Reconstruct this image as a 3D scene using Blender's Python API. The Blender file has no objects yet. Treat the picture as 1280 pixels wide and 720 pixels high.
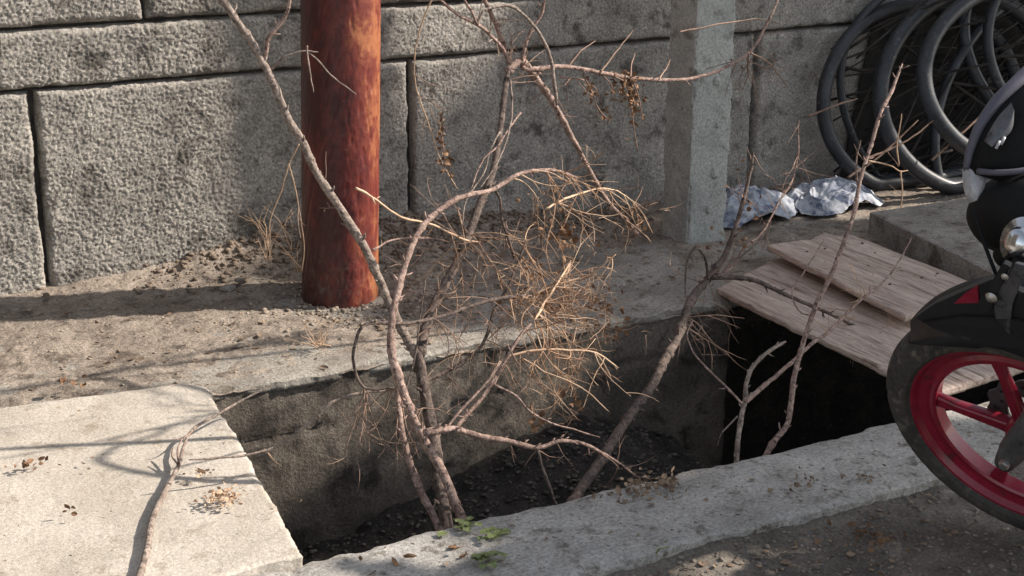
import bpy, bmesh, math, random
import numpy as np
random.seed(7); rng = np.random.default_rng(11)
SC = bpy.context.scene; COL = SC.collection

# ------------------------------------------------------------------ camera
CAM_H = 1.4
def _n(v): v = np.array(v, float); return v/np.linalg.norm(v)
_a = (3660., 590.); _b = (40., 5940.)
FOC = math.sqrt(_a[0]*_b[0] + _a[1]*_b[1])            # focal length in px of a 1280 px wide picture
AX = _n([_a[0], _a[1], -FOC]); AZ = _n([_b[0], _b[1], FOC]); AY = np.cross(AZ, AX)
MW = np.array([AX, AY, AZ])                           # camera -> world
CAM = np.array([0, 0, CAM_H])
cd = bpy.data.cameras.new('camera'); cam = bpy.data.objects.new('camera', cd); COL.objects.link(cam)
cd.sensor_width = 36; cd.lens = FOC/1280*36; cd.clip_start = .05; cd.clip_end = 500
from mathutils import Matrix, Vector
m4 = Matrix([list(MW[0])+[0], list(MW[1])+[0], list(MW[2])+[CAM_H], [0, 0, 0, 1]])
cam.matrix_world = m4
SC.camera = cam

# ------------------------------------------------------------------ light
SUN_EL = math.radians(35); SUN_AZ = np.array([.948, -.317])
w = bpy.data.worlds.new('World'); SC.world = w; w.use_nodes = True
nt = w.node_tree; bg = nt.nodes['Background']
sky = nt.nodes.new('ShaderNodeTexSky'); sky.sky_type = 'NISHITA'; sky.sun_disc = False
sky.sun_elevation = SUN_EL; sky.sun_rotation = math.atan2(SUN_AZ[0], SUN_AZ[1])
hs = nt.nodes.new('ShaderNodeHueSaturation'); hs.inputs['Saturation'].default_value = .42; nt.links.new(sky.outputs[0], hs.inputs['Color']); nt.links.new(hs.outputs[0], bg.inputs[0]); bg.inputs[1].default_value = .125
sl = bpy.data.lights.new('sun', 'SUN'); sl.energy = 5.0; sl.angle = math.radians(1.2); sl.color = (1, .90, .79)
so = bpy.data.objects.new('sun', sl); COL.objects.link(so)
sd = Vector((SUN_AZ[0]*math.cos(SUN_EL), SUN_AZ[1]*math.cos(SUN_EL), math.sin(SUN_EL)))
so.rotation_euler = sd.to_track_quat('Z', 'Y').to_euler(); so.location = (5, -3, 6)
vs = SC.view_settings; vs.view_transform = 'Standard'; vs.look = 'None'; vs.exposure = .70; vs.gamma = 1
SC.render.engine = 'CYCLES'

# ------------------------------------------------------------------ placing helpers
def ray(x, y): return MW @ np.array([x-640., -(y-360.), -FOC])
def ony(x, y, Y): r = ray(x, y); return CAM + r*(Y/r[1])
def onz(x, y, z=0.): r = ray(x, y); return CAM + r*((z-CAM_H)/r[2])
def dep(x, y, d): return CAM + ray(x, y)/FOC*d
def depth_of(p): return -float((MW.T @ (np.array(p)-CAM))[2])

# ------------------------------------------------------------------ noise
_T = rng.random(65536)
def _h(ix, iy, iz, s): return _T[(ix*7919 + iy*104729 + iz*31337 + s*1299709) & 65535]
def vn(x, y, z=0, s=0):
    x = np.asarray(x, float); y = np.asarray(y, float); z = np.asarray(z, float) + 0*x
    ix = np.floor(x).astype(np.int64); iy = np.floor(y).astype(np.int64); iz = np.floor(z).astype(np.int64)
    fx, fy, fz = x-ix, y-iy, z-iz
    fx, fy, fz = [t*t*(3-2*t) for t in (fx, fy, fz)]
    r = 0
    for dx in (0, 1):
        for dy in (0, 1):
            for dz in (0, 1):
                r = r + _h(ix+dx, iy+dy, iz+dz, s)*(fx if dx else 1-fx)*(fy if dy else 1-fy)*(fz if dz else 1-fz)
    return r
def fbm(x, y, z=0, o=4, s=0, g=.5):
    a = 1.; t = 0.; r = 0
    for i in range(o):
        r = r + a*(vn(np.asarray(x)*2**i, np.asarray(y)*2**i, np.asarray(z)*2**i, s+i)-.5); t += a; a *= g
    return r/t

# ------------------------------------------------------------------ object helpers
LOC = {}
def meta(o, label=None, cat=None, group=None, kind=None):
    if label: o['label'] = label
    if cat: o['category'] = cat
    if group: o['group'] = group
    if kind: o['kind'] = kind
    return o
def thing(name, loc, label, cat, group=None):
    o = bpy.data.objects.new(name, None); o.empty_display_size = .05; COL.objects.link(o)
    o.location = loc; LOC[o.name] = np.array(loc, float)
    return meta(o, label, cat, group)
def part(name, vf, mat, parent=None, smooth=True, label=None, kind=None):
    v, f = vf[0], vf[1]; v = np.asarray(v, float)
    off = LOC[parent.name] if parent is not None else np.zeros(3)
    me = bpy.data.meshes.new(name)
    v = v - off
    if isinstance(f, np.ndarray):
        n, k = f.shape
        me.vertices.add(len(v)); me.vertices.foreach_set('co', v.ravel())
        me.loops.add(n*k); me.loops.foreach_set('vertex_index', f.ravel().astype(np.int32))
        me.polygons.add(n); me.polygons.foreach_set('loop_start', np.arange(0, n*k, k, dtype=np.int32))
        me.polygons.foreach_set('loop_total', np.full(n, k, dtype=np.int32))
        me.update(calc_edges=True)
    else:
        me.from_pydata(v.tolist(), [], f)
    me.validate()
    if smooth: me.polygons.foreach_set('use_smooth', np.ones(len(me.polygons), bool))
    if isinstance(mat, (list, tuple)):
        for m in mat: me.materials.append(m)
        if len(vf) > 2: me.polygons.foreach_set('material_index', np.asarray(vf[2], dtype=np.int32))
    else: me.materials.append(mat)
    o = bpy.data.objects.new(name, me); COL.objects.link(o)
    if parent is not None: o.parent = parent
    LOC[o.name] = off
    return meta(o, label, kind=kind)
def struct(name, vf, mat, smooth=True): return meta(part(name, vf, mat, None, smooth), kind='structure')
def join(items):
    V = []; F = []; n = 0
    for v, f in [(i[0], i[1]) for i in items]:
        v = np.asarray(v, float); V.append(v)
        F.extend([tuple(int(a)+n for a in q) for q in (f.tolist() if isinstance(f, np.ndarray) else f)]); n += len(v)
    return np.vstack(V), F
def gridf(nu, nv, flip=False, base=0):
    i, j = np.meshgrid(np.arange(nu-1), np.arange(nv-1), indexing='ij'); a = (i*nv+j).ravel()+base
    q = np.stack([a, a+nv, a+nv+1, a+1], 1)
    return q[:, ::-1].copy() if flip else q
def patch(c, nu, nv, nrm, amp=0., sc=20., o=4, s=0, fn=None):
    """bilinear patch c=[P00,P10,P11,P01] displaced along nrm"""
    c = [np.array(p, float) for p in c]; u = np.linspace(0, 1, nu)[:, None, None]; v = np.linspace(0, 1, nv)[None, :, None]
    P = (c[0]*(1-u)*(1-v) + c[1]*u*(1-v) + c[2]*u*v + c[3]*(1-u)*v).reshape(-1, 3)
    d = amp*fbm(P[:, 0]*sc, P[:, 1]*sc, P[:, 2]*sc, o, s)
    if fn is not None: d = d + fn(P)
    P = P + np.outer(d, np.array(nrm, float))
    f = gridf(nu, nv)
    a, b, cc = P[f[0][0]], P[f[0][1]], P[f[0][2]]
    if np.dot(np.cross(b-a, cc-a), nrm) < 0: f = f[:, ::-1].copy()
    return P, f
def slab(c, zt, th, nu, nv, amp=.003, sc=12., edge=.006, esc=9., s=0, rim=.004, rimw=.012, fn=None, rc=0.):
    """solid slab: quad corners c (4 of x,y in ccw order), top zt, thickness th, uneven top and worn edges"""
    c = [np.array(p, float) for p in c]
    U, V = np.meshgrid(np.linspace(0, 1, nu), np.linspace(0, 1, nv), indexing='ij')
    u = U[..., None]; v = V[..., None]
    P = c[0]*(1-u)*(1-v) + c[1]*u*(1-v) + c[2]*u*v + c[3]*(1-u)*v
    Lu = np.linalg.norm(c[1]-c[0]); Lv = np.linalg.norm(c[3]-c[0])
    du = np.minimum(U, 1-U)*Lu; dv = np.minimum(V, 1-V)*Lv
    d = np.minimum(du, dv)
    k = np.exp(-d/.03)
    ex = edge*2*fbm(P[..., 0]*esc, P[..., 1]*esc, 0, 5, s+31, .6)*k; ey = edge*2*fbm(P[..., 0]*esc+50, P[..., 1]*esc, 0, 5, s+57, .6)*k
    X = P[..., 0]+ex; Y = P[..., 1]+ey
    if rc:
        e1 = _n(c[1]-c[2]); e2 = _n(c[3]-c[2]); Mi = np.linalg.inv(np.stack([e1, e2], 1)); q = np.stack([X-c[2][0], Y-c[2][1]], -1)@Mi.T
        k_ = (q[..., 0] < rc) & (q[..., 1] < rc); g = np.clip(rc-q, 1e-6, None); sc_ = g.max(-1)/np.linalg.norm(g, axis=-1)
        g2 = g*sc_[..., None]; qq = rc-g2; N2 = qq@np.stack([e1, e2], 1).T + c[2]; X = np.where(k_, N2[..., 0], X); Y = np.where(k_, N2[..., 1], Y)
    Z = zt + amp*2*fbm(X*sc, Y*sc, 0, 6, s, .62) - rim*np.clip(1-d/rimw, 0, 1)**2*(1+2*fbm(X*30, Y*30, 0, 3, s+5))
    if fn is not None: Z = Z + fn(X, Y, d)
    top = np.stack([X, Y, Z], -1).reshape(-1, 3)
    f = gridf(nu, nv, False)
    ring = [i*nv for i in range(nu)] + [(nu-1)*nv+j for j in range(1, nv)] + [i*nv+nv-1 for i in range(nu-2, -1, -1)] + [j for j in range(nv-2, 0, -1)]
    ring = np.array(ring); R = top[ring]; cen = R.mean(0)
    rows = [R]; m = max(2, int(min(8, th/.012)))
    for q in range(1, m+1):
        z = zt - rim - (th-rim)*q/m; r = R.copy(); r[:, 2] = z
        nz = fbm(R[:, 0]*25, R[:, 1]*25, z*40+s, 3, s+77)*edge*1.2
        dirv = R[:, :2]-cen[:2]; dirv /= np.linalg.norm(dirv, axis=1)[:, None]+1e-9
        r[:, :2] += dirv*nz[:, None]; rows.append(r)
    n0 = len(top); allv = [top] + rows; L = len(ring)
    idx = [n0+q*L+np.arange(L) for q in range(m+1)]
    F = [f]
    for q in range(m):
        a, b = idx[q], idx[q+1]; F.append(np.stack([a, b, np.roll(b, -1), np.roll(a, -1)], 1))
    verts = np.vstack(allv)
    F = np.vstack(F)
    # orientation: ring runs ccw for ccw corners; top faces need +z
    a, b, cc = verts[F[0][0]], verts[F[0][1]], verts[F[0][2]]
    if np.cross(b-a, cc-a)[2] < 0: F = F[:, ::-1].copy()
    Fl = F.tolist(); Fl.append([int(t) for t in idx[-1][::-1]])
    return verts, Fl
def cr(P, n):
    """catmull-rom resample to n points"""
    P = np.asarray(P, float)
    if len(P) == 2: t = np.linspace(0, 1, n)[:, None]; return P[0]*(1-t)+P[1]*t
    Q = np.vstack([2*P[0]-P[1], P, 2*P[-1]-P[-2]])
    seg = np.linalg.norm(np.diff(P, axis=0), axis=1); cum = np.concatenate([[0], np.cumsum(seg)]); T = np.linspace(0, cum[-1]*.99999, n)
    i = np.clip(np.searchsorted(cum, T, 'right')-1, 0, len(P)-2); t = ((T-cum[i])/(seg[i]+1e-12))[:, None]
    p0, p1, p2, p3 = Q[i], Q[i+1], Q[i+2], Q[i+3]
    return .5*((2*p1)+(-p0+p2)*t+(2*p0-5*p1+4*p2-p3)*t**2+(-p0+3*p1-3*p2+p3)*t**3)
def tube(P, R, sides=8, caps=True, closed=False):
    P = np.asarray(P, float); n = len(P); R = np.broadcast_to(np.asarray(R, float), (n,))
    T = np.gradient(P, axis=0); 
    if closed: T = np.roll(P, -1, 0)-np.roll(P, 1, 0)
    T /= np.linalg.norm(T, axis=1)[:, None]+1e-12
    up = np.array([0, 0, 1.]) if abs(T[0][2]) < .9 else np.array([1., 0, 0])
    N = np.cross(T[0], up); N /= np.linalg.norm(N); Ns = []
    for k in range(n):
        N = N - T[k]*np.dot(N, T[k]); N /= np.linalg.norm(N)+1e-12; Ns.append(N)
    Ns = np.array(Ns); B = np.cross(T, Ns); a = np.linspace(0, 2*np.pi, sides, endpoint=False)
    V = (P[:, None, :] + R[:, None, None]*(np.cos(a)[None, :, None]*Ns[:, None, :]+np.sin(a)[None, :, None]*B[:, None, :])).reshape(-1, 3)
    F = []
    for k in range(n if closed else n-1):
        k2 = (k+1) % n
        for j in range(sides):
            j2 = (j+1) % sides; F.append((k*sides+j, k*sides+j2, k2*sides+j2, k2*sides+j))
    if caps and not closed:
        F.append(tuple(range(sides-1, -1, -1))); F.append(tuple((n-1)*sides+j for j in range(sides)))
    return V, F
def lathe(prof, C, ax, n=48, a0=0, a1=2*np.pi, ref=None):
    """prof: list of (r, h) revolved about axis ax through C"""
    ax = _n(ax); ref = np.array([0, 0, 1.]) if ref is None else np.array(ref, float)
    if abs(np.dot(ref, ax)) > .95: ref = np.array([1., 0, 0])
    e1 = _n(ref-ax*np.dot(ref, ax)); e2 = np.cross(ax, e1); full = abs(a1-a0-2*np.pi) < 1e-6
    A = np.linspace(a0, a1, n, endpoint=not full); m = len(prof); V = []
    for t in A:
        for r, h in prof: V.append(np.array(C)+r*(math.cos(t)*e1+math.sin(t)*e2)+h*ax)
    F = []
    for k in range(n if full else n-1):
        k2 = (k+1) % n
        for j in range(m-1): F.append((k*m+j, k*m+j+1, k2*m+j+1, k2*m+j))
    return np.array(V), F
def box(c, half, R=None, bev=.0):
    c = np.array(c, float); h = np.array(half, float); R = np.eye(3) if R is None else R
    if bev <= 0:
        V = np.array([[x, y, z] for x in (-1, 1) for y in (-1, 1) for z in (-1, 1)])*h
        return V@R.T + c, [(0, 1, 3, 2), (4, 6, 7, 5), (0, 4, 5, 1), (2, 3, 7, 6), (0, 2, 6, 4), (1, 5, 7, 3)]
    bm = bmesh.new(); bmesh.ops.create_cube(bm, size=2)
    for v in bm.verts: v.co = Vector((v.co.x*h[0], v.co.y*h[1], v.co.z*h[2]))
    bmesh.ops.bevel(bm, geom=list(bm.edges), offset=bev, segments=2, affect='EDGES')
    bm.verts.ensure_lookup_table(); V = np.array([v.co[:] for v in bm.verts]); F = [tuple(v.index for v in f.verts) for f in bm.faces]; bm.free()
    return V@R.T + c, F
def blob(c, rad, R=None, sub=3, amp=.0, sc=8., s=0, o=4):
    bm = bmesh.new(); bmesh.ops.create_icosphere(bm, subdivisions=sub, radius=1)
    V = np.array([v.co[:] for v in bm.verts]); F = [tuple(v.index for v in f.verts) for f in bm.faces]; bm.free()
    if amp: V = V*(1+amp*2*fbm(V[:, 0]*sc, V[:, 1]*sc, V[:, 2]*sc, o, s))[:, None]
    V = V*np.array(rad); R = np.eye(3) if R is None else R
    return V@R.T+np.array(c), F

# ------------------------------------------------------------------ materials
def mat(name, c1, c2, sc=6., c3=None, sc3=40., t3=.6, rough=.85, bump=.3, bsc=120., bd=.003, metal=0., fine=.25, fsc=90., stretch=None, coat=0., spec=.4, rr=0., speck=0., ssc=170.):
    m = bpy.data.materials.new(name); m.use_nodes = True; t = m.node_tree; N = t.nodes; L = t.links
    b = N['Principled BSDF']; tc = N.new('ShaderNodeTexCoord'); mp = N.new('ShaderNodeMapping')
    L.new(tc.outputs['Object'], mp.inputs[0])
    if stretch: mp.inputs['Scale'].default_value = stretch
    def noise(s, d=6, r=.6, w=0.):
        n = N.new('ShaderNodeTexNoise'); n.inputs['Scale'].default_value = s; n.inputs['Detail'].default_value = d; n.inputs['Roughness'].default_value = r
        n.inputs['Distortion'].default_value = w; L.new(mp.outputs[0], n.inputs['Vector']); return n
    n1 = noise(sc, 7, .62, .4); r1 = N.new('ShaderNodeValToRGB'); L.new(n1.outputs['Fac'], r1.inputs[0])
    r1.color_ramp.elements[0].position = .35; r1.color_ramp.elements[1].position = .65
    r1.color_ramp.elements[0].color = (*c1, 1); r1.color_ramp.elements[1].color = (*c2, 1); col = r1.outputs[0]
    if c3 is not None:
        n3 = noise(sc3, 6, .65, .3); r3 = N.new('ShaderNodeValToRGB'); L.new(n3.outputs['Fac'], r3.inputs[0])
        r3.color_ramp.elements[0].position = t3-.06; r3.color_ramp.elements[1].position = t3+.06
        mx = N.new('ShaderNodeMixRGB'); L.new(r3.outputs[0], mx.inputs[0]); L.new(col, mx.inputs[1]); mx.inputs[2].default_value = (*c3, 1); col = mx.outputs[0]
    if fine:
        nf = noise(fsc, 8, .75); mr = N.new('ShaderNodeMapRange'); L.new(nf.outputs['Fac'], mr.inputs[0])
        mr.inputs[1].default_value = .3; mr.inputs[2].default_value = .7; mr.inputs[3].default_value = 1-fine; mr.inputs[4].default_value = 1+fine
        mm = N.new('ShaderNodeVectorMath'); mm.operation = 'SCALE'; L.new(col, mm.inputs[0]); L.new(mr.outputs[0], mm.inputs['Scale']); col = mm.outputs[0]
    if speck:
        ns = noise(ssc, 3, .8); rs = N.new('ShaderNodeMapRange'); L.new(ns.outputs['Fac'], rs.inputs[0]); rs.inputs[1].default_value = .60; rs.inputs[2].default_value = .68
        rs.inputs[3].default_value = 1; rs.inputs[4].default_value = 1-speck
        nl = noise(ssc*.8+3, 3, .8, .5); rl = N.new('ShaderNodeMapRange'); L.new(nl.outputs['Fac'], rl.inputs[0]); rl.inputs[1].default_value = .36; rl.inputs[2].default_value = .30
        rl.inputs[3].default_value = 0; rl.inputs[4].default_value = speck*.5; ad = N.new('ShaderNodeMath'); ad.operation = 'ADD'; L.new(rs.outputs[0], ad.inputs[0]); L.new(rl.outputs[0], ad.inputs[1])
        m3 = N.new('ShaderNodeVectorMath'); m3.operation = 'SCALE'; L.new(col, m3.inputs[0]); L.new(ad.outputs[0], m3.inputs['Scale']); col = m3.outputs[0]
    L.new(col, b.inputs['Base Color'])
    b.inputs['Roughness'].default_value = rough; b.inputs['Metallic'].default_value = metal
    b.inputs['Specular IOR Level'].default_value = spec
    if coat: b.inputs['Coat Weight'].default_value = coat; b.inputs['Coat Roughness'].default_value = .08
    if rr:
        nr = noise(14, 6, .7); q = N.new('ShaderNodeMapRange'); L.new(nr.outputs['Fac'], q.inputs[0]); q.inputs[1].default_value = .3; q.inputs[2].default_value = .7
        q.inputs[3].default_value = rough-rr; q.inputs[4].default_value = rough+rr; L.new(q.outputs[0], b.inputs['Roughness'])
    if bump:
        nb = noise(bsc, 8, .7); bp = N.new('ShaderNodeBump'); bp.inputs['Strength'].default_value = bump; bp.inputs['Distance'].default_value = bd
        L.new(nb.outputs['Fac'], bp.inputs['Height']); L.new(bp.outputs[0], b.inputs['Normal'])
    m['b'] = 1
    return m
M = {}
M['block'] = mat('rough_block_concrete', (.27, .253, .228), (.42, .392, .35), 8, (.13, .12, .105), 11, .60, .95, 1., 130, .006, fine=.7, fsc=125, speck=.75, ssc=105)
M['mortar'] = mat('joint_mortar', (.035, .03, .026), (.09, .078, .066), 26, rough=1, bump=.8)
M['slab'] = mat('pale_concrete', (.40, .36, .305), (.52, .475, .415), 5, (.32, .27, .215), 15, .62, .95, 1., 130, .003, fine=.35, fsc=150, speck=.35, ssc=110)
M['kerb'] = mat('kerb_concrete', (.31, .295, .27), (.46, .44, .41), 7, (.15, .13, .105), 22, .61, .95, 1., 110, .006, fine=.5, fsc=110, speck=.55, ssc=90)
M['ledge'] = mat('ledge_concrete', (.22, .20, .175), (.36, .335, .295), 6, (.13, .11, .088), 15, .60, .95, 1., 110, .006, fine=.5, fsc=110, speck=.5, ssc=90)
M['dirt'] = mat('sandy_dirt', (.22, .182, .148), (.37, .315, .262), 6, (.13, .105, .085), 14, .58, 1, 1., 110, .008, fine=.55, fsc=110, speck=.6, ssc=95)
M['street'] = mat('street_dirt', (.12, .104, .088), (.22, .195, .165), 6, (.36, .31, .25), 10, .66, 1, 1., 110, .008, fine=.5, fsc=120, speck=.5, ssc=100)
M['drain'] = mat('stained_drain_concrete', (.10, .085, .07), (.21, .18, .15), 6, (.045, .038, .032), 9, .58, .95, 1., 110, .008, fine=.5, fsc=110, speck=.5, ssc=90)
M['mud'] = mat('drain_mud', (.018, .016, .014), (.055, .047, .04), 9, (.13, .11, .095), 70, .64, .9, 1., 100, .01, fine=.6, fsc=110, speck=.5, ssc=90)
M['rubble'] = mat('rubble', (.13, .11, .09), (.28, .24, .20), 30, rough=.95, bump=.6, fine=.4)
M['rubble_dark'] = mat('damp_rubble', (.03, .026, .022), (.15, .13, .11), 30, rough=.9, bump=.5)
M['clod'] = mat('dirt_clods', (.22, .175, .135), (.36, .30, .24), 40, rough=1, bump=.6, fine=.4)
M['bankclod'] = mat('brown_dirt_clods', (.12, .088, .066), (.25, .195, .15), 40, rough=1, bump=.6, fine=.4)
M['post'] = mat('post_concrete', (.30, .31, .29), (.44, .45, .42), 8, (.19, .185, .16), 17, .64, .92, 1., 120, .005, fine=.4, fsc=120, speck=.45, ssc=90)
M['wood'] = mat('weathered_pink_wood', (.38, .29, .24), (.58, .47, .40), 3.4, (.20, .135, .105), 5.5, .60, .85, .7, 24, .003, fine=.4, fsc=24, stretch=(9, .8, 9), speck=.45, ssc=14)
M['bark'] = mat('reddish_bark', (.20, .125, .10), (.46, .33, .275), 40, (.08, .05, .042), 80, .58, .72, 1., 150, .005, fine=.6, fsc=130, speck=.5, ssc=140)
M['bark_dark'] = mat('dark_bark', (.07, .05, .042), (.20, .15, .125), 40, (.035, .026, .022), 80, .58, .8, 1., 150, .005, fine=.6, fsc=130, speck=.5, ssc=140)
M['bark_grey'] = mat('grey_bark', (.17, .13, .105), (.40, .325, .275), 40, (.08, .06, .05), 80, .58, .8, 1., 150, .005, fine=.6, fsc=130, speck=.5, ssc=140)
M['twig'] = mat('straw_twig', (.38, .24, .15), (.58, .42, .29), 14, rough=.75, bump=0, fine=.2)
M['twig_dark'] = mat('brown_twig', (.16, .10, .075), (.34, .23, .17), 14, rough=.8, bump=0)
M['twig_red'] = mat('rusty_twig', (.22, .12, .07), (.42, .26, .16), 14, rough=.75, bump=0, fine=.25)
M['leaf'] = mat('dead_leaf', (.10, .05, .028), (.27, .155, .08), 30, rough=.8, bump=.3)
M['litter'] = mat('leaf_litter', (.12, .08, .055), (.30, .22, .15), 30, rough=.9, bump=.2)
M['green'] = mat('weed_leaf', (.11, .15, .045), (.25, .28, .12), 40, rough=.65, bump=.2)
M['cloth'] = mat('blue_white_cloth', (.27, .30, .36), (.46, .47, .49), 14, (.09, .11, .17), 22, .56, .9, .5, 200, .001, fine=.25, speck=.4, ssc=70)
M['hose'] = mat('black_hose', (.020, .0225, .027), (.044, .048, .056), 9, (.13, .13, .13), 60, .66, .45, .3, 120, .001, fine=.45, spec=.45, rr=.1, speck=.4, ssc=80)
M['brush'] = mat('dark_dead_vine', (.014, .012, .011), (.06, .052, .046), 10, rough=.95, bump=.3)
M['tyre'] = mat('tyre_rubber', (.038, .035, .032), (.065, .060, .054), 9, (.13, .115, .095), 34, .60, .85, .5, 110, .001, fine=.4, fsc=120)
M['red'] = mat('red_rim_paint', (.19, .008, .022), (.27, .012, .034), 6, (.09, .018, .022), 26, .62, .3, .1, 60, .001, fine=.2, fsc=60, coat=.4)
M['black'] = mat('black_plastic', (.012, .012, .013), (.02, .02, .022), 8, (.05, .048, .045), 20, .66, .42, .1, 90, .001, fine=.1, rr=.1)
M['cowl'] = mat('purple_black_paint', (.020, .018, .026), (.036, .032, .043), 8, rough=.36, bump=0, coat=.3)
M['steel'] = mat('chrome', (.5, .52, .54), (.66, .68, .7), 8, rough=.16, bump=0, metal=1., fine=.05)
M['castmetal'] = mat('cast_metal', (.10, .10, .105), (.16, .16, .165), 8, (.05, .05, .05), 30, .6, .5, .2, 90, .001, metal=.6)
M['matt'] = mat('matt_black', (.007, .007, .007), (.011, .011, .011), 8, rough=.75, bump=.1, spec=.2)
M['backdrop'] = mat('dark_shade_backdrop', (.012, .011, .010), (.03, .027, .024), 7, (.055, .05, .045), 18, .66, .9, .5, 60, .004, fine=.4)
M['cowl_band'] = mat('grey_purple_band', (.075, .07, .09), (.11, .105, .13), 8, rough=.5, bump=0, fine=.1)
M['lens'] = mat('clear_lens', (.30, .30, .31), (.4, .4, .41), 8, rough=.15, bump=0, coat=.5)
M['bolt'] = mat('bolt_steel', (.35, .33, .3), (.45, .43, .4), 30, rough=.4, bump=0, metal=.8)
M['whitewall'] = mat('plastered_wall', (.3, .28, .25), (.4, .38, .34), 4, rough=.95, bump=.3)
def rust():
    m = bpy.data.materials.new('rusty_red_paint_lit_side'); m.use_nodes = True; t = m.node_tree; N = t.nodes; L = t.links; b = N['Principled BSDF']
    tc = N.new('ShaderNodeTexCoord'); mp = N.new('ShaderNodeMapping'); L.new(tc.outputs['Object'], mp.inputs[0]); mp.inputs['Scale'].default_value = (1, 1, .55)
    def noise(s, d=8, r=.65, w=.6):
        n = N.new('ShaderNodeTexNoise'); n.inputs['Scale'].default_value = s; n.inputs['Detail'].default_value = d; n.inputs['Roughness'].default_value = r; n.inputs['Distortion'].default_value = w
        L.new(mp.outputs[0], n.inputs['Vector']); return n
    def ramp(n, els):
        r = N.new('ShaderNodeValToRGB'); L.new(n.outputs['Fac'], r.inputs[0]); e = r.color_ramp.elements
        while len(e) < len(els): e.new(.5)
        for k, (p, c) in enumerate(els): e[k].position = p; e[k].color = (*c, 1)
        return r
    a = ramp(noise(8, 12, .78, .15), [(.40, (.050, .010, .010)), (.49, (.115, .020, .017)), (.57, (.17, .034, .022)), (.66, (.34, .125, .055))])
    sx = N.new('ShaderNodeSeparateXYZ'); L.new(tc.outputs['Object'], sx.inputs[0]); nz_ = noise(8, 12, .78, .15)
    lit_side = N.new('ShaderNodeMath'); lit_side.operation = 'MULTIPLY_ADD'; L.new(sx.outputs['X'], lit_side.inputs[0]); lit_side.inputs[1].default_value = 1.1; L.new(nz_.outputs['Fac'], lit_side.inputs[2])  # painted sunlit side: rust runs orange toward +X, dark maroon toward -X
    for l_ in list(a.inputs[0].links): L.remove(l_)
    L.new(lit_side.outputs[0], a.inputs[0])
    d = ramp(noise(34, 10, .8, .1), [(.60, (0, 0, 0)), (.68, (1, 1, 1))])
    mx = N.new('ShaderNodeMixRGB'); L.new(d.outputs[0], mx.inputs[0]); L.new(a.outputs[0], mx.inputs[1]); mx.inputs[2].default_value = (.09, .03, .02, 1)
    # dusty splashes near the foot
    sp = N.new('ShaderNodeSeparateXYZ'); L.new(tc.outputs['Object'], sp.inputs[0]); mr = N.new('ShaderNodeMapRange'); L.new(sp.outputs['Z'], mr.inputs[0])
    mr.inputs[1].default_value = .30; mr.inputs[2].default_value = .0; mr.inputs[3].default_value = 0; mr.inputs[4].default_value = .8
    g = ramp(noise(45, 8, .8), [(.5, (0, 0, 0)), (.7, (1, 1, 1))]); mul = N.new('ShaderNodeMath'); mul.operation = 'MULTIPLY'; L.new(mr.outputs[0], mul.inputs[0]); L.new(g.outputs[0], mul.inputs[1])
    m2 = N.new('ShaderNodeMixRGB'); L.new(mul.outputs[0], m2.inputs[0]); L.new(mx.outputs[0], m2.inputs[1]); m2.inputs[2].default_value = (.16, .13, .10, 1)
    L.new(m2.outputs[0], b.inputs['Base Color']); b.inputs['Roughness'].default_value = .43
    bp = N.new('ShaderNodeBump'); bp.inputs['Strength'].default_value = .5; bp.inputs['Distance'].default_value = .003; L.new(noise(60).outputs['Fac'], bp.inputs['Height']); L.new(bp.outputs[0], b.inputs['Normal'])
    return m
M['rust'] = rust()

# ------------------------------------------------------------------ setting: ground
WALL_Y = 4.44; DR0 = 2.50; DR1 = 3.43
BX = [0, .8, .87, 1.13, 1.33, 1.54, 1.72, 1.96, 2.3, 2.6, 3.05, 6]
BZ = [.01, .0, .005, .034, .07, .11, .17, .11, .08, .04, .015, .01]
PIPE = np.array([1.609, 3.978]); PIPE_R = .1105; LEAN = np.array([.030, -.004])
def gh(x, y):
    bank = np.interp(x, BX, BZ)*np.exp(-np.clip(WALL_Y-y, 0, 9)/.13)
    bank = bank*(1+.9*fbm(x*14, y*14, 0, 4, 3, .6))
    r = np.hypot(x-PIPE[0], y-PIPE[1]); ring = -.014*np.exp(-((r-PIPE_R)/.06)**2)*(1+2*fbm(x*25, y*25, 0, 3, 9))
    rough = .020*fbm(x*5, y*5, 0, 4, 21) + .016*fbm(x*28, y*28, 0, 5, 22, .65)
    patchy = np.interp(x, [0, .9, 1.5, 1.9, 2.6, 3.2, 5], [.006, .004, .006, -.001, -.003, .002, .006])
    edge = -.020*np.exp(-np.clip(y-DR1, 0, 9)/.05)
    return bank + ring + rough + patchy + edge
def ground(P): return gh(P[:, 0], P[:, 1])
g1 = patch([(.3, DR1, 0), (4.9, DR1, 0), (4.9, WALL_Y+.05, 0), (.3, WALL_Y+.05, 0)], 660, 150, (0, 0, 1), fn=ground)
struct('ground', g1, M['dirt'])
F0 = [((-40, DR1), (.3, DR1), (.3, WALL_Y+.05), (-40, WALL_Y+.05)), ((4.9, DR1), (60, DR1), (60, WALL_Y+.05), (4.9, WALL_Y+.05)), ((-40, WALL_Y+.05), (60, WALL_Y+.05), (60, 120), (-40, 120))]
gb = []
for q in F0: gb.append(([(x, y, -.004) for x, y in q], [(0, 1, 2, 3)]))
struct('far_ground', join(gb), M['dirt'], False)
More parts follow.
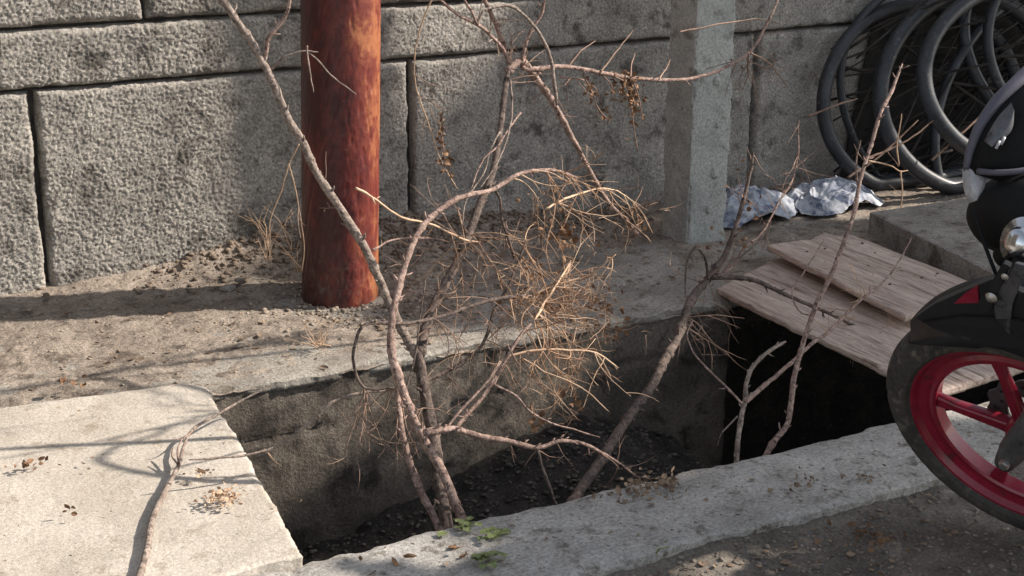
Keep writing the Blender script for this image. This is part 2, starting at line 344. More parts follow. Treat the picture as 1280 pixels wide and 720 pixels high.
# concrete ledge along the drain, flush with the dirt which laps over it
struct('drain_ledge', slab([(-3, DR1), (6, DR1), (6, 4.05), (-3, 4.05)], 0., .03, 1100, 50, .005, 9, .02, 7, 4, .010, .02), M['ledge'])
def wallfn(P): return .012*fbm(P[:, 0]*6, P[:, 2]*6, 0, 5, 61) - .009*(np.abs(P[:, 2]+.155+.012*np.sin(P[:, 0]*5)+.02*fbm(P[:, 0]*9, 0*P[:, 0], 0, 3, 66)) < .004)
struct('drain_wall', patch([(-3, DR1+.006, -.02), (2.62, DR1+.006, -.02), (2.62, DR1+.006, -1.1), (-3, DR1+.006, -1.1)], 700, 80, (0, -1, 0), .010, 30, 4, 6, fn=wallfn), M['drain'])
struct('drain_wall', patch([(2.62, 4.3, -.05), (6, 4.3, -.05), (6, 4.3, -1.2), (2.62, 4.3, -1.2)], 60, 20, (0, -1, 0), .010, 30, 4, 6), M['mud'])  # recess under the boards, walls coloured mud-dark to deepen its shade
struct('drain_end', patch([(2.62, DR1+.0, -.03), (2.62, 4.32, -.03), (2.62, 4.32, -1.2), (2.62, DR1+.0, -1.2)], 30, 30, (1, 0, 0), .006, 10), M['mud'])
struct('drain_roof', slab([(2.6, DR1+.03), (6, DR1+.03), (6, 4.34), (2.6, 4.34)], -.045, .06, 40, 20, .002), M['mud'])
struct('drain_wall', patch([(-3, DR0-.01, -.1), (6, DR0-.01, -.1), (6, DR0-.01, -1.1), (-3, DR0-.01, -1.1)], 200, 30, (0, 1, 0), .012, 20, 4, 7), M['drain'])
def pitfn(P):
    x, y = P[:, 0], P[:, 1]
    m = np.interp(x, [-3, 1.2, 1.7, 2.1, 2.45, 2.9, 6], [-.50, -.50, -.42, -.37, -.50, -1.05, -1.1])
    return m + .09*np.clip((y-2.9)/.5, 0, 1)*np.interp(x, [1.4, 1.9, 2.4, 2.7], [0, 1, 1, 0]) + .05*fbm(x*5, y*5, 0, 4, 13) + .035*fbm(x*25, y*25, 0, 4, 14)
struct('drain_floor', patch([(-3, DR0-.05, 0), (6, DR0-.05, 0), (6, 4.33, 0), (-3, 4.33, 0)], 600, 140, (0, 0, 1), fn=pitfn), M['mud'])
for xx, nx in ((-3, 1), (6, -1)):
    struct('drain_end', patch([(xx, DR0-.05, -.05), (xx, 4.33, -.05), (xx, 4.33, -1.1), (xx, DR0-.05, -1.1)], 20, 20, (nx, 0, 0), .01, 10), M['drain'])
struct('pavement', join([slab([(6, DR0-.3), (60, DR0-.3), (60, DR1), (6, DR1)], 0, .2, 8, 4), slab([(-40, DR0-.3), (-3, DR0-.3), (-3, DR1), (-40, DR1)], 0, .2, 8, 4)]), M['ledge'])
# street
def streetfn(P):
    x, y = P[:, 0], P[:, 1]
    return -.034 + .014*fbm(x*4, y*4, 0, 4, 41) + .014*fbm(x*26, y*26, 0, 5, 42, .65) + .012*np.exp(-np.clip(2.21-y, 0, 9)/.03)
struct('street', patch([(.6, 1.3, 0), (3.6, 1.3, 0), (3.6, 2.26, 0), (.6, 2.26, 0)], 460, 150, (0, 0, 1), fn=streetfn), M['street'])
sb = []
for q in [((-40, -60), (60, -60), (60, 1.3), (-40, 1.3)), ((-40, 1.3), (.6, 1.3), (.6, 2.26), (-40, 2.26)), ((3.6, 1.3), (60, 1.3), (60, 2.26), (3.6, 2.26))]:
    sb.append(([(x, y, -.036) for x, y in q], [(0, 1, 2, 3)]))
struct('far_street', join(sb), M['street'], False)
# kerb
def kerbfn(X, Y, d): return -.006*np.clip(fbm(X*9, Y*9, 0, 4, 71)*4-.5, 0, 1) - .010*np.clip((X-.9)/.1, 0, 1)*np.exp(-np.clip(DR0-Y, 0, 1)/.02)*(.5+2*fbm(X*12, Y*12, 0, 4, 72)).clip(0, 2)
struct('kerb', slab([(-3, 2.215), (6, 2.215), (6, 2.505), (-3, 2.505)], 0., .16, 1100, 44, .004, 10, .016, 7, 2, .008, .018, kerbfn), M['kerb'])

# ------------------------------------------------------------------ block wall
wall = thing('block_wall', (2, WALL_Y, 0), 'rough grey concrete block wall with dark joints behind the dirt strip', 'wall')
def block(x0, x1, z0, z1, s, fine):
    res = .0034 if fine else .04
    nu = max(4, int((x1-x0)/res)); nv = max(4, int((z1-z0)/res))
    U, V = np.meshgrid(np.linspace(x0, x1, nu), np.linspace(z0, z1, nv), indexing='ij')
    d = np.minimum(np.minimum(U-x0, x1-U), np.minimum(V-z0, z1-V))
    en = .02*fbm(U*14, V*14, 0, 5, s+3, .75)
    rnd = .026*np.exp(-np.clip(d+en, 0, 1)/.0042)
    coarse = np.interp(U, [1.2, 2.6], [1., .6])
    rel = .0066*coarse*fbm(U*215+V*60, V*190-U*40, s, 2, s+9, .5) + .010*fbm(U*5, V*5, s, 5, s+17)
    pits = .0034*coarse*(np.clip(np.abs(fbm(U*190+V*80, V*170, s, 1, s+29))*5, 0, 1)-.7)
    yy = WALL_Y - .028 + rnd - rel - pits + (s % 3-1)*.004
    wx = .008*fbm(U*8, V*8, 1, 4, s+41); wz = .006*fbm(U*8, V*8, 2, 4, s+43)
    P = np.stack([U+wx*np.exp(-d/.03), yy, V+wz*np.exp(-d/.03)], -1).reshape(-1, 3)
    f = gridf(nu, nv); ring = [i*nv for i in range(nu)]+[(nu-1)*nv+j for j in range(1, nv)]+[i*nv+nv-1 for i in range(nu-2, -1, -1)]+[j for j in range(nv-2, 0, -1)]
    ring = np.array(ring); b = P[ring].copy(); b[:, 1] = WALL_Y+.15; n0 = len(P); L = len(ring); bi = n0+np.arange(L)
    f2 = np.stack([ring, np.roll(ring, -1), np.roll(bi, -1), bi], 1)[:, ::-1]
    return np.vstack([P, b]), np.vstack([f, f2])
J = .007
rows = [(0 - .06, .598, [-2.2, -1.2, -.35, .868, 2.05, 3.43, 4.55, 5.6, 6.8, 8.1, 9.4], 1), (.598, .772, [-2.2, -.9, .35, 1.83, 3.21, 4.62, 5.6, 6.8, 8.0, 9.4], 1), (.772, 1.36, [-2.2, -.9, 0, 1.206, 2.42, 3.6, 4.9, 6.8, 8.1, 9.4], 0), (1.36, 1.95, [-2.2, -.6, .6, 1.85, 3.0, 4.2, 5.3, 6.8, 8.0, 9.4], 0)]
si = 0
for z0, z1, xs, fine in rows:
    for a, b in zip(xs[:-1], xs[1:]):
        si += 1; vis = (b > .5 and a < 5 and z0 < .8)
        zt = min(z1, .95) if False else z1
        k = 1.3 if (a == 2.05 or b == 2.05 or a == .868 or b == .868) else 1
        part('stone_block', block(a+J*k, b-J*k, z0+J*.75, zt-J*.75, si, vis), M['block'], wall)
part('mortar', box((3.6, WALL_Y+.09, .945), (5.8, .075, 1.0)), M['mortar'], wall, False)

# ------------------------------------------------------------------ rusty pipe, concrete post
pipe = thing('rusty_pipe', (PIPE[0], PIPE[1], 0), 'thick rusty red painted steel pipe standing in the dirt before the block wall', 'pipe')
zs = np.concatenate([np.linspace(-.1, 1.0, 300), np.linspace(1.01, 2.6, 60)]); NA = 180
A = np.linspace(0, 2*np.pi, NA, endpoint=False); V = []
for z in zs:
    r = PIPE_R + .0012*fbm(np.cos(A)*3, z*4+np.sin(A)*3, 0, 3, 5) + .0022*fbm(np.cos(A)*22, z*60+np.sin(A)*22, 0, 3, 6) - .002*np.clip(fbm(np.cos(A)*9, z*22+np.sin(A)*9, 0, 3, 8)*6-.6, 0, 1)
    V.append(np.stack([PIPE[0]+LEAN[0]*z+r*np.cos(A), PIPE[1]+LEAN[1]*z+r*np.sin(A), 0*A+z], 1))
V = np.vstack(V); F = []
for k in range(len(zs)-1):
    for j in range(NA): F.append((k*NA+j, k*NA+(j+1) % NA, (k+1)*NA+(j+1) % NA, (k+1)*NA+j))
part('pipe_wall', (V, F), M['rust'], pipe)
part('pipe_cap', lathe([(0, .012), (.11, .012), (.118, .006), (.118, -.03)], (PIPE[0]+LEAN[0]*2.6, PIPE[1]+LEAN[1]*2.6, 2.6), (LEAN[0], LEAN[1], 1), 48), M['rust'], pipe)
part('dried_mud', join([blob((PIPE[0]+.118*math.cos(a), PIPE[1]+.118*math.sin(a), -.010+.012*random.random()), (.006, .006, .003+.005*random.random()), None, 1, .3, 3, i) for i, a in enumerate(np.linspace(0, 6.28, 60))]), M['clod'], pipe, kind='stuff')

pc = np.array([2.895, 4.020])
post = thing('concrete_post', (pc[0], pc[1], 0), 'square grey concrete post with chipped corners in front of the wall', 'post')
hw = .078; V = []; nz = 300; per = 36
side = []
for k in range(4):
    a = [(-1, -1), (1, -1), (1, 1), (-1, 1)][k]; b = [(1, -1), (1, 1), (-1, 1), (-1, -1)][k]
    for t in np.linspace(0, 1, per, endpoint=False): side.append((a[0]+(b[0]-a[0])*t, a[1]+(b[1]-a[1])*t))
side = np.array(side)*hw
chip = np.array([min(abs(abs(p[0])-hw)+abs(abs(p[1])-hw), 1) for p in side])
zs = np.linspace(-.1, 2.3, nz); ang = .0
for z in zs:
    c = np.clip(fbm(side[:, 0]*6+3, side[:, 1]*6, z*18+0*side[:, 0], 4, 91)*3+.25, 0, 1)
    f = 1-(.012+.16*c)*np.exp(-chip/.007)
    n = .0025*fbm(side[:, 0]*30, side[:, 1]*30, z*30, 4, 95)
    tap = 1-.02*z
    dirn = side/np.hypot(side[:, 0], side[:, 1])[:, None]
    xy = side*f[:, None]*tap + dirn*n[:, None]
    V.append(np.stack([pc[0]+xy[:, 0], pc[1]+xy[:, 1], 0*xy[:, 0]+z], 1))
V = np.vstack(V); m = len(side); F = [(k*m+j, k*m+(j+1) % m, (k+1)*m+(j+1) % m, (k+1)*m+j) for k in range(nz-1) for j in range(m)]; F.append(tuple((nz-1)*m+j for j in range(m)))
part('post_shaft', (V, F), M['post'], post, False)
for (px, py, r) in [(896, 102, .014), (893, 217, .016), (886, 262, .013), (897, 157, .008)]:
    p = ony(px, py, pc[1]-hw)
    part('cement_lump', blob((p[0], pc[1]-hw*.98, p[2]), (r, .010, r*1.2), None, 2, .35, 2.5, int(px)), M['post'], post)

# ------------------------------------------------------------------ slabs and boards
o = part('paving_slab', slab([(-.28, 2.485), (.915, 2.488), (1.035, 3.47), (-.28, 3.60)], .018, .05, 300, 210, .0022, 10, .009, 12, 12, .005, .010,
     lambda X, Y, d: -.004*np.clip(fbm(X*16, Y*16, 0, 4, 88)*5-.9, 0, 1)*np.exp(-d/.03), rc=.085), M['slab']); meta(o, 'pale concrete slab lying over the drain under the thin grey stick', 'slab')
o = part('paving_slab', slab([(3.28, 3.05), (4.9, 3.0), (4.9, 3.74), (3.43, 3.765)], .085, .1, 200, 90, .003, 9, .005, 12, 15, .003, .008), M['ledge']); meta(o, 'thick dark edged concrete slab behind the wooden boards', 'slab')

def woodfn(X, Y, d): return .0022*fbm(X*90, Y*3, 0, 4, 3, .7) - .0012*np.clip(fbm(X*120, Y*2.2, 0, 3, 8)*5-1.1, 0, 1)
o = part('wooden_board', slab([(2.556, 2.53), (3.27, 2.60), (3.27, 3.79), (2.581, 3.457)], .030, .017, 260, 120, .003, 2.5, .008, 14, 18, .003, .006, woodfn), M['wood']); meta(o, 'wide weathered board lying lowest across the open drain', 'board')
pan = thing('plank_panel', (3.0, 3.26, .034), 'loose panel of two narrow planks lying on top of the wide board', 'panel')
cA, cB, cC, cD = (2.80, 2.90), (3.185, 3.03), (3.215, 3.60), (2.895, 3.625)
mid0 = (2.99, 2.965); mid1 = (3.05, 3.613)
part('plank', slab([cA, (mid0[0]-.003, mid0[1]), (mid1[0]-.003, mid1[1]), cD], .078, .018, 60, 120, .002, 3, .005, 14, 22, .003, .006, woodfn), M['wood'], pan)
part('plank', slab([(mid0[0]+.003, mid0[1]), cB, cC, (mid1[0]+.003, mid1[1])], .076, .018, 60, 120, .002, 3, .005, 14, 23, .003, .006, woodfn), M['wood'], pan)
part('batten', slab([(2.87, 3.08), (3.18, 3.14), (3.18, 3.18), (2.87, 3.12)], .058, .025, 20, 6, .001), M['wood'], pan)
part('batten', slab([(2.93, 3.48), (3.19, 3.48), (3.19, 3.52), (2.93, 3.52)], .058, .025, 20, 6, .001), M['wood'], pan)

for (x, y, z, par) in [(2.86, 3.10, .080, pan), (2.95, 3.13, .080, pan), (3.08, 3.14, .078, pan), (3.15, 3.15, .078, pan), (2.95, 3.50, .080, pan), (3.02, 3.50, .080, pan), (3.10, 3.50, .078, pan), (3.17, 3.50, .078, pan)]:
    part('nail', lathe([(0, .0015), (.0035, .0012), (.0045, -.001)], (x, y, z), (0, 0, 1), 10), M['mortar'], par)
# ------------------------------------------------------------------ branches
def path(pts, Y0, Y1):
    P = [np.array(p[:2], float) for p in pts]; L = np.concatenate([[0], np.cumsum([np.linalg.norm(P[i+1]-P[i]) for i in range(len(P)-1)])]); L /= L[-1]
    return np.array([ony(p[0], p[1], p[2] if len(p) > 2 else Y0+(Y1-Y0)*l) for p, l in zip(pts, L)])
def limb(pts, Y0, Y1, w0, w1, sides=8, knots=True, spurs=0, seed=0, wob=.0024):
    P = path(pts, Y0, Y1); L = np.linalg.norm(np.diff(P, axis=0), axis=1).sum(); n = max(6, int(L/.007)); n = min(n, 220)
    Q = cr(P, n); t = np.linspace(0, 1, n); dp = depth_of(P[len(P)//2])
    R = .5*.88*(w0+(w1-w0)*t)*dp/FOC
    r = np.random.default_rng(seed+500)
    for k in range(3): Q[1:-1, k] += wob*2*fbm(t[1:-1]*L*20+seed*3.1, 0*t[1:-1]+k*9, 0, 4, seed+k, .62)
    if knots:
        for q in r.random(max(1, int(L/.07))): R = R*(1+.24*np.exp(-((t-q)*L/.005)**2))
    R = R*(1-.55*np.clip((t-.93)/.07, 0, 1)**2)*(1+.13*2*fbm(t*L*45, 0*t, seed, 4, seed, .7))
    items = [tube(Q, R, sides)]
    for _ in range(int(spurs*1.5)):
        i = int(r.integers(2, n-2)); d = r.normal(size=3); d /= np.linalg.norm(d); l = r.uniform(.006, .018)
        T = _n(Q[i+1]-Q[i]); d = _n(d-T*np.dot(d, T)+T*.5); p = Q[i]
        items.append(tube([p, p+d*(R[i]+l*.6), p+d*(R[i]+l)+T*.003], [R[i]*.35+.0008, R[i]*.25+.0006, .0006], 5))
    POOL.append(Q)
    return join(items), Q
POOL = []
def sprig(P, d, length, r0, seed, gens=2, curl=.5, droop=.3):
    """random thin twig with side twigs: list of tubes"""
    r = np.random.default_rng(seed); out = []
    n = max(5, int(length/.012)); p = np.array(P, float); d = _n(d); pts = [p.copy()]; c = r.normal(size=3)*curl
    for i in range(n):
        d = _n(d + (c*.10 + r.normal(size=3)*.09 + np.array([0, 0, -droop*.07]))); p = p+d*length/n; pts.append(p.copy())
        if gens > 0 and i > 0 and r.random() < .30:
            e = _n(d + r.normal(size=3)*.75); out += sprig(p, e, length*r.uniform(.25, .6), r0*.6, int(r.integers(1e9)), gens-1, curl, droop)
    out.append(tube(np.array(pts), np.linspace(r0*1.35, r0*.45, len(pts)), 4, False)); return out
def pdir(dx, dy, dY=0.): # picture direction (right, down) at the drain plus depth
    return _n(dx*np.array([MW[0][0], MW[1][0], MW[2][0]]) - dy*np.array([MW[0][1], MW[1][1], MW[2][1]]) + dY*np.array([0, 1., 0]))

root = ony(560, 690, 2.56); root[2] = -.46
sh = thing('dead_shrub', root, 'leafless reddish shrub of arching stems and straw coloured twigs growing out of the drain', 'shrub')
def B(pts, Y0, Y1, w0, w1, m='bark', name='branch', parent=None, spurs=0, seed=0, **k):
    vf, Q = limb(pts, Y0, Y1, w0, w1, seed=seed, spurs=spurs, **k)
    return part(name, vf, M[m], parent if parent is not None else sh), Q
DN = [(0, 0)]
t1, Q1 = B([(572, 740), (556, 640), (549, 604), (545, 568), (536, 514), (529, 478), (522, 440)], 2.57, 2.95, 19, 17, 'bark_dark', 'stem', spurs=8, seed=1)
t2, Q2 = B([(568, 720), (549, 660), (527, 615), (509, 565), (499, 512), (498, 470)], 2.58, 2.80, 12, 8, 'bark', 'stem', spurs=6, seed=2)
t3, Q3 = B([(600, 745), (578, 651), (570, 633), (554, 591), (533, 554), (512, 511), (495, 462), (489, 435), (490, 400), (497, 368), (511, 318), (528, 284), (555, 258), (585, 244), (615, 237), (649, 218), (682, 213), (702, 215), (722, 222)], 2.55, 3.02, 17, 5, 'bark', 'stem', spurs=14, seed=3)
b1, _ = B([(524, 445), (532, 410), (551, 365), (575, 320), (598, 262), (611, 230), (618, 205), (625, 165), (631, 111), (636, 85)], 2.95, 3.32, 15, 8, 'bark_dark', spurs=10, seed=4)
bA, QA = B([(524, 448), (511, 428), (491, 388), (481, 365), (467, 334), (454, 307), (427, 264), (397, 218), (380, 181), (360, 148), (343, 107), (329, 79), (313, 50), (292, 20), (268, -14), (240, -60)], 2.95, 3.15, 14, 9, 'bark_grey', spurs=16, seed=5)
B([(329, 80), (333, 62), (336, 48), (350, 30), (360, 10), (366, -20)], 3.10, 3.05, 7, 5, 'bark', 'twig', bA, 3, 6)
B([(337, 88), (348, 77), (360, 69), (380, 64), (398, 65)], 3.1, 3.05, 4, 2, 'bark_grey', 'twig', bA, 1, 7)
B([(385, 65), (400, 78), (410, 90), (427, 104), (446, 118)], 3.06, 3.0, 2.5, 1.5, 'bark_grey', 'twig', bA, 0, 8)
B([(384, 57), (386, 80), (392, 116)], 3.05, 3.0, 2.5, 1.5, 'bark_grey', 'twig', bA, 0, 9)
B([(374, 180), (361, 205), (350, 242), (338, 275), (337, 310)], 3.13, 3.2, 2, 1.2, 'twig', 'twig', bA, 0, 10)
B([(361, 205), (370, 242), (380, 300), (378, 340)], 3.13, 3.2, 1.8, 1.0, 'twig', 'twig', bA, 0, 11)
# crown above the picture's upper middle
B([(638, 80), (623, 54), (596, 30), (572, 18), (552, 0), (540, -20)], 3.30, 3.2, 6, 4, 'bark', 'branch', None, 4, 12)
B([(596, 30), (589, 13), (580, 0), (572, -18)], 3.25, 3.2, 4, 3, 'bark', 'branch', None, 1, 13)
B([(636, 74), (623, 37), (609, 7), (598, -20)], 3.30, 3.25, 8, 6, 'bark', 'branch', None, 4, 14)
B([(652, 76), (663, 40), (676, 20), (680, 5), (682, -20)], 3.32, 3.3, 5, 4, 'bark', 'branch', None, 3, 15)
B([(596, 32), (606, 13), (622, 8), (639, 8), (656, 20), (673, 40), (686, 67), (693, 101), (696, 132)], 3.25, 3.28, 4, 6, 'bark_grey', 'branch', None, 3, 16)
bB, QB = B([(634, 90), (651, 76), (670, 98), (693, 131), (717, 175), (742, 223), (756, 247), (776, 270), (798, 292)], 3.32, 3.40, 11, 5, 'bark', 'branch', None, 8, 17)
B([(542, -8), (525, 37), (518, 74), (521, 111), (535, 151), (552, 202), (572, 236)], 3.25, 3.3, 2.4, 1.6, 'twig', 'twig', b1, 0, 18)
B([(651, 141), (636, 161), (622, 183), (602, 202), (589, 236)], 3.22, 3.1, 3, 2, 'bark', 'twig', b1, 0, 19)
B([(638, 100), (640, 140), (628, 190), (600, 236)], 3.22, 3.1, 3, 2, 'bark_grey', 'twig', b1, 0, 20)
B([(625, 165), (612, 190), (606, 215), (583, 250), (578, 280)], 3.2, 3.1, 3, 2, 'bark_grey', 'twig', b1, 0, 77)
bP, QP = B([(652, 84), (667, 87), (707, 83), (751, 91), (795, 98), (840, 100), (875, 96), (907, 84), (938, 64), (960, 27), (975, -6)], 3.32, 3.50, 6.5, 4, 'bark', 'branch', None, 8, 21)
for k, q in enumerate([[(710, 84), (725, 65), (745, 51)], [(751, 90), (772, 62), (791, 38)], [(788, 97), (790, 80), (794, 66)], [(824, 99), (833, 85), (838, 74)], [(849, 40), (880, 34), (907, 29), (951, 24), (975, 30)], [(938, 66), (962, 80), (985, 110)], [(936, 66), (935, 90), (940, 105)], [(700, 96), (730, 100), (745, 112), (752, 130)]]):
    B(q, 3.36 if k != 4 else 3.46, 3.42 if k != 4 else 3.52, 2.6, 1.4, 'twig_dark', 'twig', bP, 0, 30+k)
for k, q in enumerate([[(728, 92), (735, 105), (742, 122), (750, 138), (762, 152)], [(768, 95), (782, 104), (788, 122), (791, 150), (797, 188)], [(752, 92), (764, 108), (770, 128)], [(790, 98), (798, 120), (803, 150)], [(548, 150), (553, 175), (556, 200), (566, 222)]]):
    B(q, 3.37 if k < 4 else 3.28, 3.38 if k < 4 else 3.28, 2.4, 1.4, 'twig_dark', 'twig', bP if k < 4 else b1, 0, 430+k)
# straight salmon shoot and its forks
bC, QC = B([(530, 541), (545, 539), (564, 537), (603, 546), (634, 551), (670, 560), (701, 551), (725, 554), (747, 563), (774, 579), (801, 599)], 2.66, 2.60, 10.5, 3, 'bark', 'branch', None, 10, 40)
B([(672, 562), (680, 588), (688, 610), (700, 640), (712, 655), (726, 679)], 2.62, 2.44, 4.5, 2.5, 'bark_dark', 'twig', bC, 2, 41)
B([(699, 640), (694, 654), (704, 663)], 2.49, 2.46, 3, 1.5, 'bark_dark', 'twig', bC, 0, 42)
B([(570, 534), (591, 511), (615, 481), (634, 447), (646, 426), (664, 404)], 2.66, 2.72, 6.5, 5, 'bark', 'branch', None, 3, 43)
B([(560, 533), (580, 508), (603, 484), (615, 469), (628, 449)], 2.66, 2.68, 3.6, 3.4, 'bark', 'branch', None, 1, 44)
B([(634, 446), (655, 441), (680, 437), (710, 438), (744, 441), (773, 460)], 2.70, 2.66, 4, 2, 'twig', 'branch', None, 3, 45)
B([(618, 481), (646, 496), (661, 514), (683, 527), (713, 536), (750, 547)], 2.68, 2.60, 3.5, 2, 'bark', 'branch', None, 2, 46)
B([(649, 446), (683, 465), (713, 478), (738, 493), (761, 514)], 2.70, 2.6, 2.4, 1.3, 'twig', 'twig', bC, 0, 47)
# hooked side branch
bH, QH = B([(660, 370), (642, 371), (615, 375), (588, 383), (555, 395), (518, 403), (490, 405), (467, 403), (452, 409), (445, 425), (441, 450), (450, 479), (466, 487), (493, 485)], 2.95, 2.78, 6.5, 4, 'bark_dark', 'branch', None, 4, 48)
bU, QU = B([(491, 487), (455, 491), (415, 503), (397, 520), (368, 543), (343, 559), (314, 567), (280, 572), (236, 575)], 2.80, 2.86, 4.5, 3.5, 'bark_grey', 'branch', None, 3, 49)
B([(343, 559), (334, 566), (318, 571)], 2.86, 2.86, 2, 1.4, 'bark_grey', 'twig', bU, 0, 50)
B([(330, 561), (345, 578), (352, 582)], 2.86, 2.86, 1.8, 1.2, 'twig', 'twig', bU, 0, 51)
B([(531, 476), (557, 464), (585, 449), (603, 429), (612, 407), (618, 388), (635, 358), (645, 334), (658, 301)], 2.92, 3.05, 6.5, 3.5, 'bark_dark', 'branch', None, 3, 52)
B([(618, 235), (625, 250), (628, 275), (636, 300), (643, 325)], 3.05, 3.05, 4.5, 3, 'bark_dark', 'branch', None, 2, 53)
B([(445, 235), (460, 243), (500, 270), (545, 283), (580, 300), (600, 303)], 2.95, 3.05, 3.5, 3, 'twig', 'branch', None, 3, 54)
B([(465, 313), (490, 300), (520, 297), (555, 300)], 3.0, 3.05, 3, 2.5, 'bark', 'twig', b1, 1, 55)
B([(575, 262), (572, 260), (580, 285), (595, 300), (612, 325), (625, 348)], 3.05, 3.05, 2.6, 2, 'twig_dark', 'twig', b1, 0, 56)
B([(505, 500), (520, 440), (525, 400), (532, 350)], 2.9, 3.0, 3, 2, 'bark_dark', 'twig', b1, 0, 57)
B([(682, 262), (703, 250), (730, 240), (752, 236), (775, 240), (800, 262), (816, 292)], 3.1, 3.35, 3, 1.6, 'twig', 'branch', None, 1, 58)
B([(712, 330), (690, 365), (668, 400)], 3.0, 2.8, 3, 3.6, 'twig', 'branch', None, 1, 59)
B([(668, 368), (700, 355), (735, 345), (770, 318)], 2.95, 2.9, 3.4, 2, 'twig', 'branch', None, 2, 60)
# straw coloured sprigs
def spr(x, y, Y, dx, dy, n, length, seed, r=.0015, spread=.5, dY=0., droop=.3, gens=2, jit=14):
    out = []; r_ = np.random.default_rng(seed)
    cand = []
    for Qp in POOL[-400:]:
        for p_ in Qp[::4]:
            c_ = MW.T@(p_-CAM); xx = 640+FOC*c_[0]/-c_[2]; yy = 360-FOC*c_[1]/-c_[2]
            dd = math.hypot(xx-x, yy-y)
            if dd < 60: cand.append((dd, p_))
    cand = sorted(cand, key=lambda q: q[0])[:14]
    for i in range(n):
        p = cand[int(r_.integers(len(cand)))][1] if cand else ony(x, y, Y)
        d = pdir(dx+r_.normal()*spread, dy+r_.normal()*spread, dY+r_.normal()*spread)
        out += sprig(p, d, length*r_.uniform(.5, 1.15), r, int(r_.integers(1e9)), gens, .6, droop)
    return out
tg = []
tg += spr(655, 375, 2.93, 1, .55, 22, .22, 101, .0013, .45)
tg += spr(690, 400, 2.85, .7, .7, 20, .17, 102, .0012, .6)
tg += spr(740, 395, 2.85, .1, .9, 16, .12, 103, .0012, .7)
tg += spr(670, 250, 3.10, .6, .9, 9, .20, 104, .0013, .6)
tg += spr(700, 235, 3.20, .9, .3, 6, .18, 105, .0012, .5)
tg += spr(640, 300, 3.05, .4, .8, 8, .18, 106, .0012, .6)
tg += spr(770, 262, 3.37, .6, .8, 6, .12, 107, .0013, .35)
tg += spr(560, 290, 3.02, .1, .7, 6, .14, 108, .0011, .8)
tg += spr(720, 300, 3.05, -.2, .8, 7, .16, 109, .0012, .7)
tg += spr(640, 440, 2.72, .8, .7, 6, .13, 110, .0011, .5)
tg += spr(600, 330, 3.02, .0, .6, 7, .13, 120, .0011, .9)
tg += spr(765, 370, 2.88, .0, .8, 8, .10, 121, .0012, .6)
tg += spr(700, 380, 2.86, .9, .15, 14, .15, 130, .0012, .45) + spr(690, 300, 3.04, .8, .5, 8, .14, 131, .0012, .6) + spr(770, 255, 3.3, .8, .7, 6, .1, 132, .0014, .3)
_k = [tg[i] for i in range(len(tg)) if (i*7) % 10 < 4]; _l = [tg[i] for i in range(len(tg)) if 4 <= (i*7) % 10 < 9]
part('twig_tangle', join(_k), M['twig'], sh, True, 'straw coloured fine twigs', 'stuff')
part('twig_tangle', join(_l), M['twig_red'], sh, True, 'rusty brown fine twigs', 'stuff')
td = []
td += spr(480, 490, 2.80, .3, .9, 12, .17, 111, .0011, .5)
td += spr(450, 492, 2.80, .1, .9, 4, .14, 112, .0011, .4)
td += spr(600, 350, 3.02, .2, .8, 8, .15, 113, .0013, .8)
td += spr(660, 560, 2.62, .4, .8, 5, .07, 114, .0010, .5)
td += spr(780, 585, 2.60, .4, .7, 7, .07, 115, .0010, .6)
td += spr(620, 420, 2.88, .1, .8, 6, .12, 116, .0012, .8)
td += spr(720, 130, 3.36, .3, .8, 3, .10, 117, .0011, .5)
td += spr(945, 68, 3.50, .3, .4, 9, .12, 118, .0011, .8)
td += spr(640, 85, 3.30, .0, -.3, 6, .09, 119, .0013, .9)
td += spr(570, 100, 3.22, .5, .2, 3, .10, 122, .0010, .6)
td += spr(530, 400, 2.98, .2, .6, 7, .12, 140, .0014, .9) + spr(565, 430, 2.95, .2, .6, 6, .10, 141, .0013, .9) + spr(610, 300, 3.05, .0, .3, 8, .14, 142, .0015, .9) + spr(600, 60, 3.25, 0, -.2, 5, .08, 143, .0012, .9) + spr(700, 120, 3.35, .2, .5, 4, .09, 144, .0012, .9) + spr(430, 260, 3.0, -.2, .6, 3, .07, 145, .0011, .9)
part('twig_tangle', join(td), M['twig_dark'], sh, True, 'dull brown fine twigs', 'stuff')
def leafquad(p, s, r):
    """small crumpled leaf, 12 faces"""
    d = _n(r.normal(size=3)); e = _n(np.cross(d, r.normal(size=3))); n = np.cross(d, e); cur = r.uniform(-.6, .9); L = s*r.uniform(.6, 1.3); W = L*r.uniform(.25, .5)
    V = []
    for i, (t, wv) in enumerate([(0, .1), (.25, .8), (.55, 1), (.8, .6), (1, .05)]):
        bend = cur*(t-.3)**2
        for q in (-1, 0, 1): V.append(p+d*t*L+e*q*W*wv+n*(bend*L+abs(q)*W*.45*wv+r.normal()*L*.03))
    F = []
    for i in range(4):
        for q in (0, 1): F.append((i*3+q, i*3+q+1, i*3+q+4, i*3+q+3))
    return np.array(V), F
def leaves(spec, seed, dx=1.):
    r = np.random.default_rng(seed); out = []
    for (x, y, Y, sx, sy, n, s) in spec:
        for _ in range(n): out.append(leafquad(ony(x+r.normal()*sx, y+r.normal()*sy, Y+r.normal()*.02), s, r))
    return join(out)
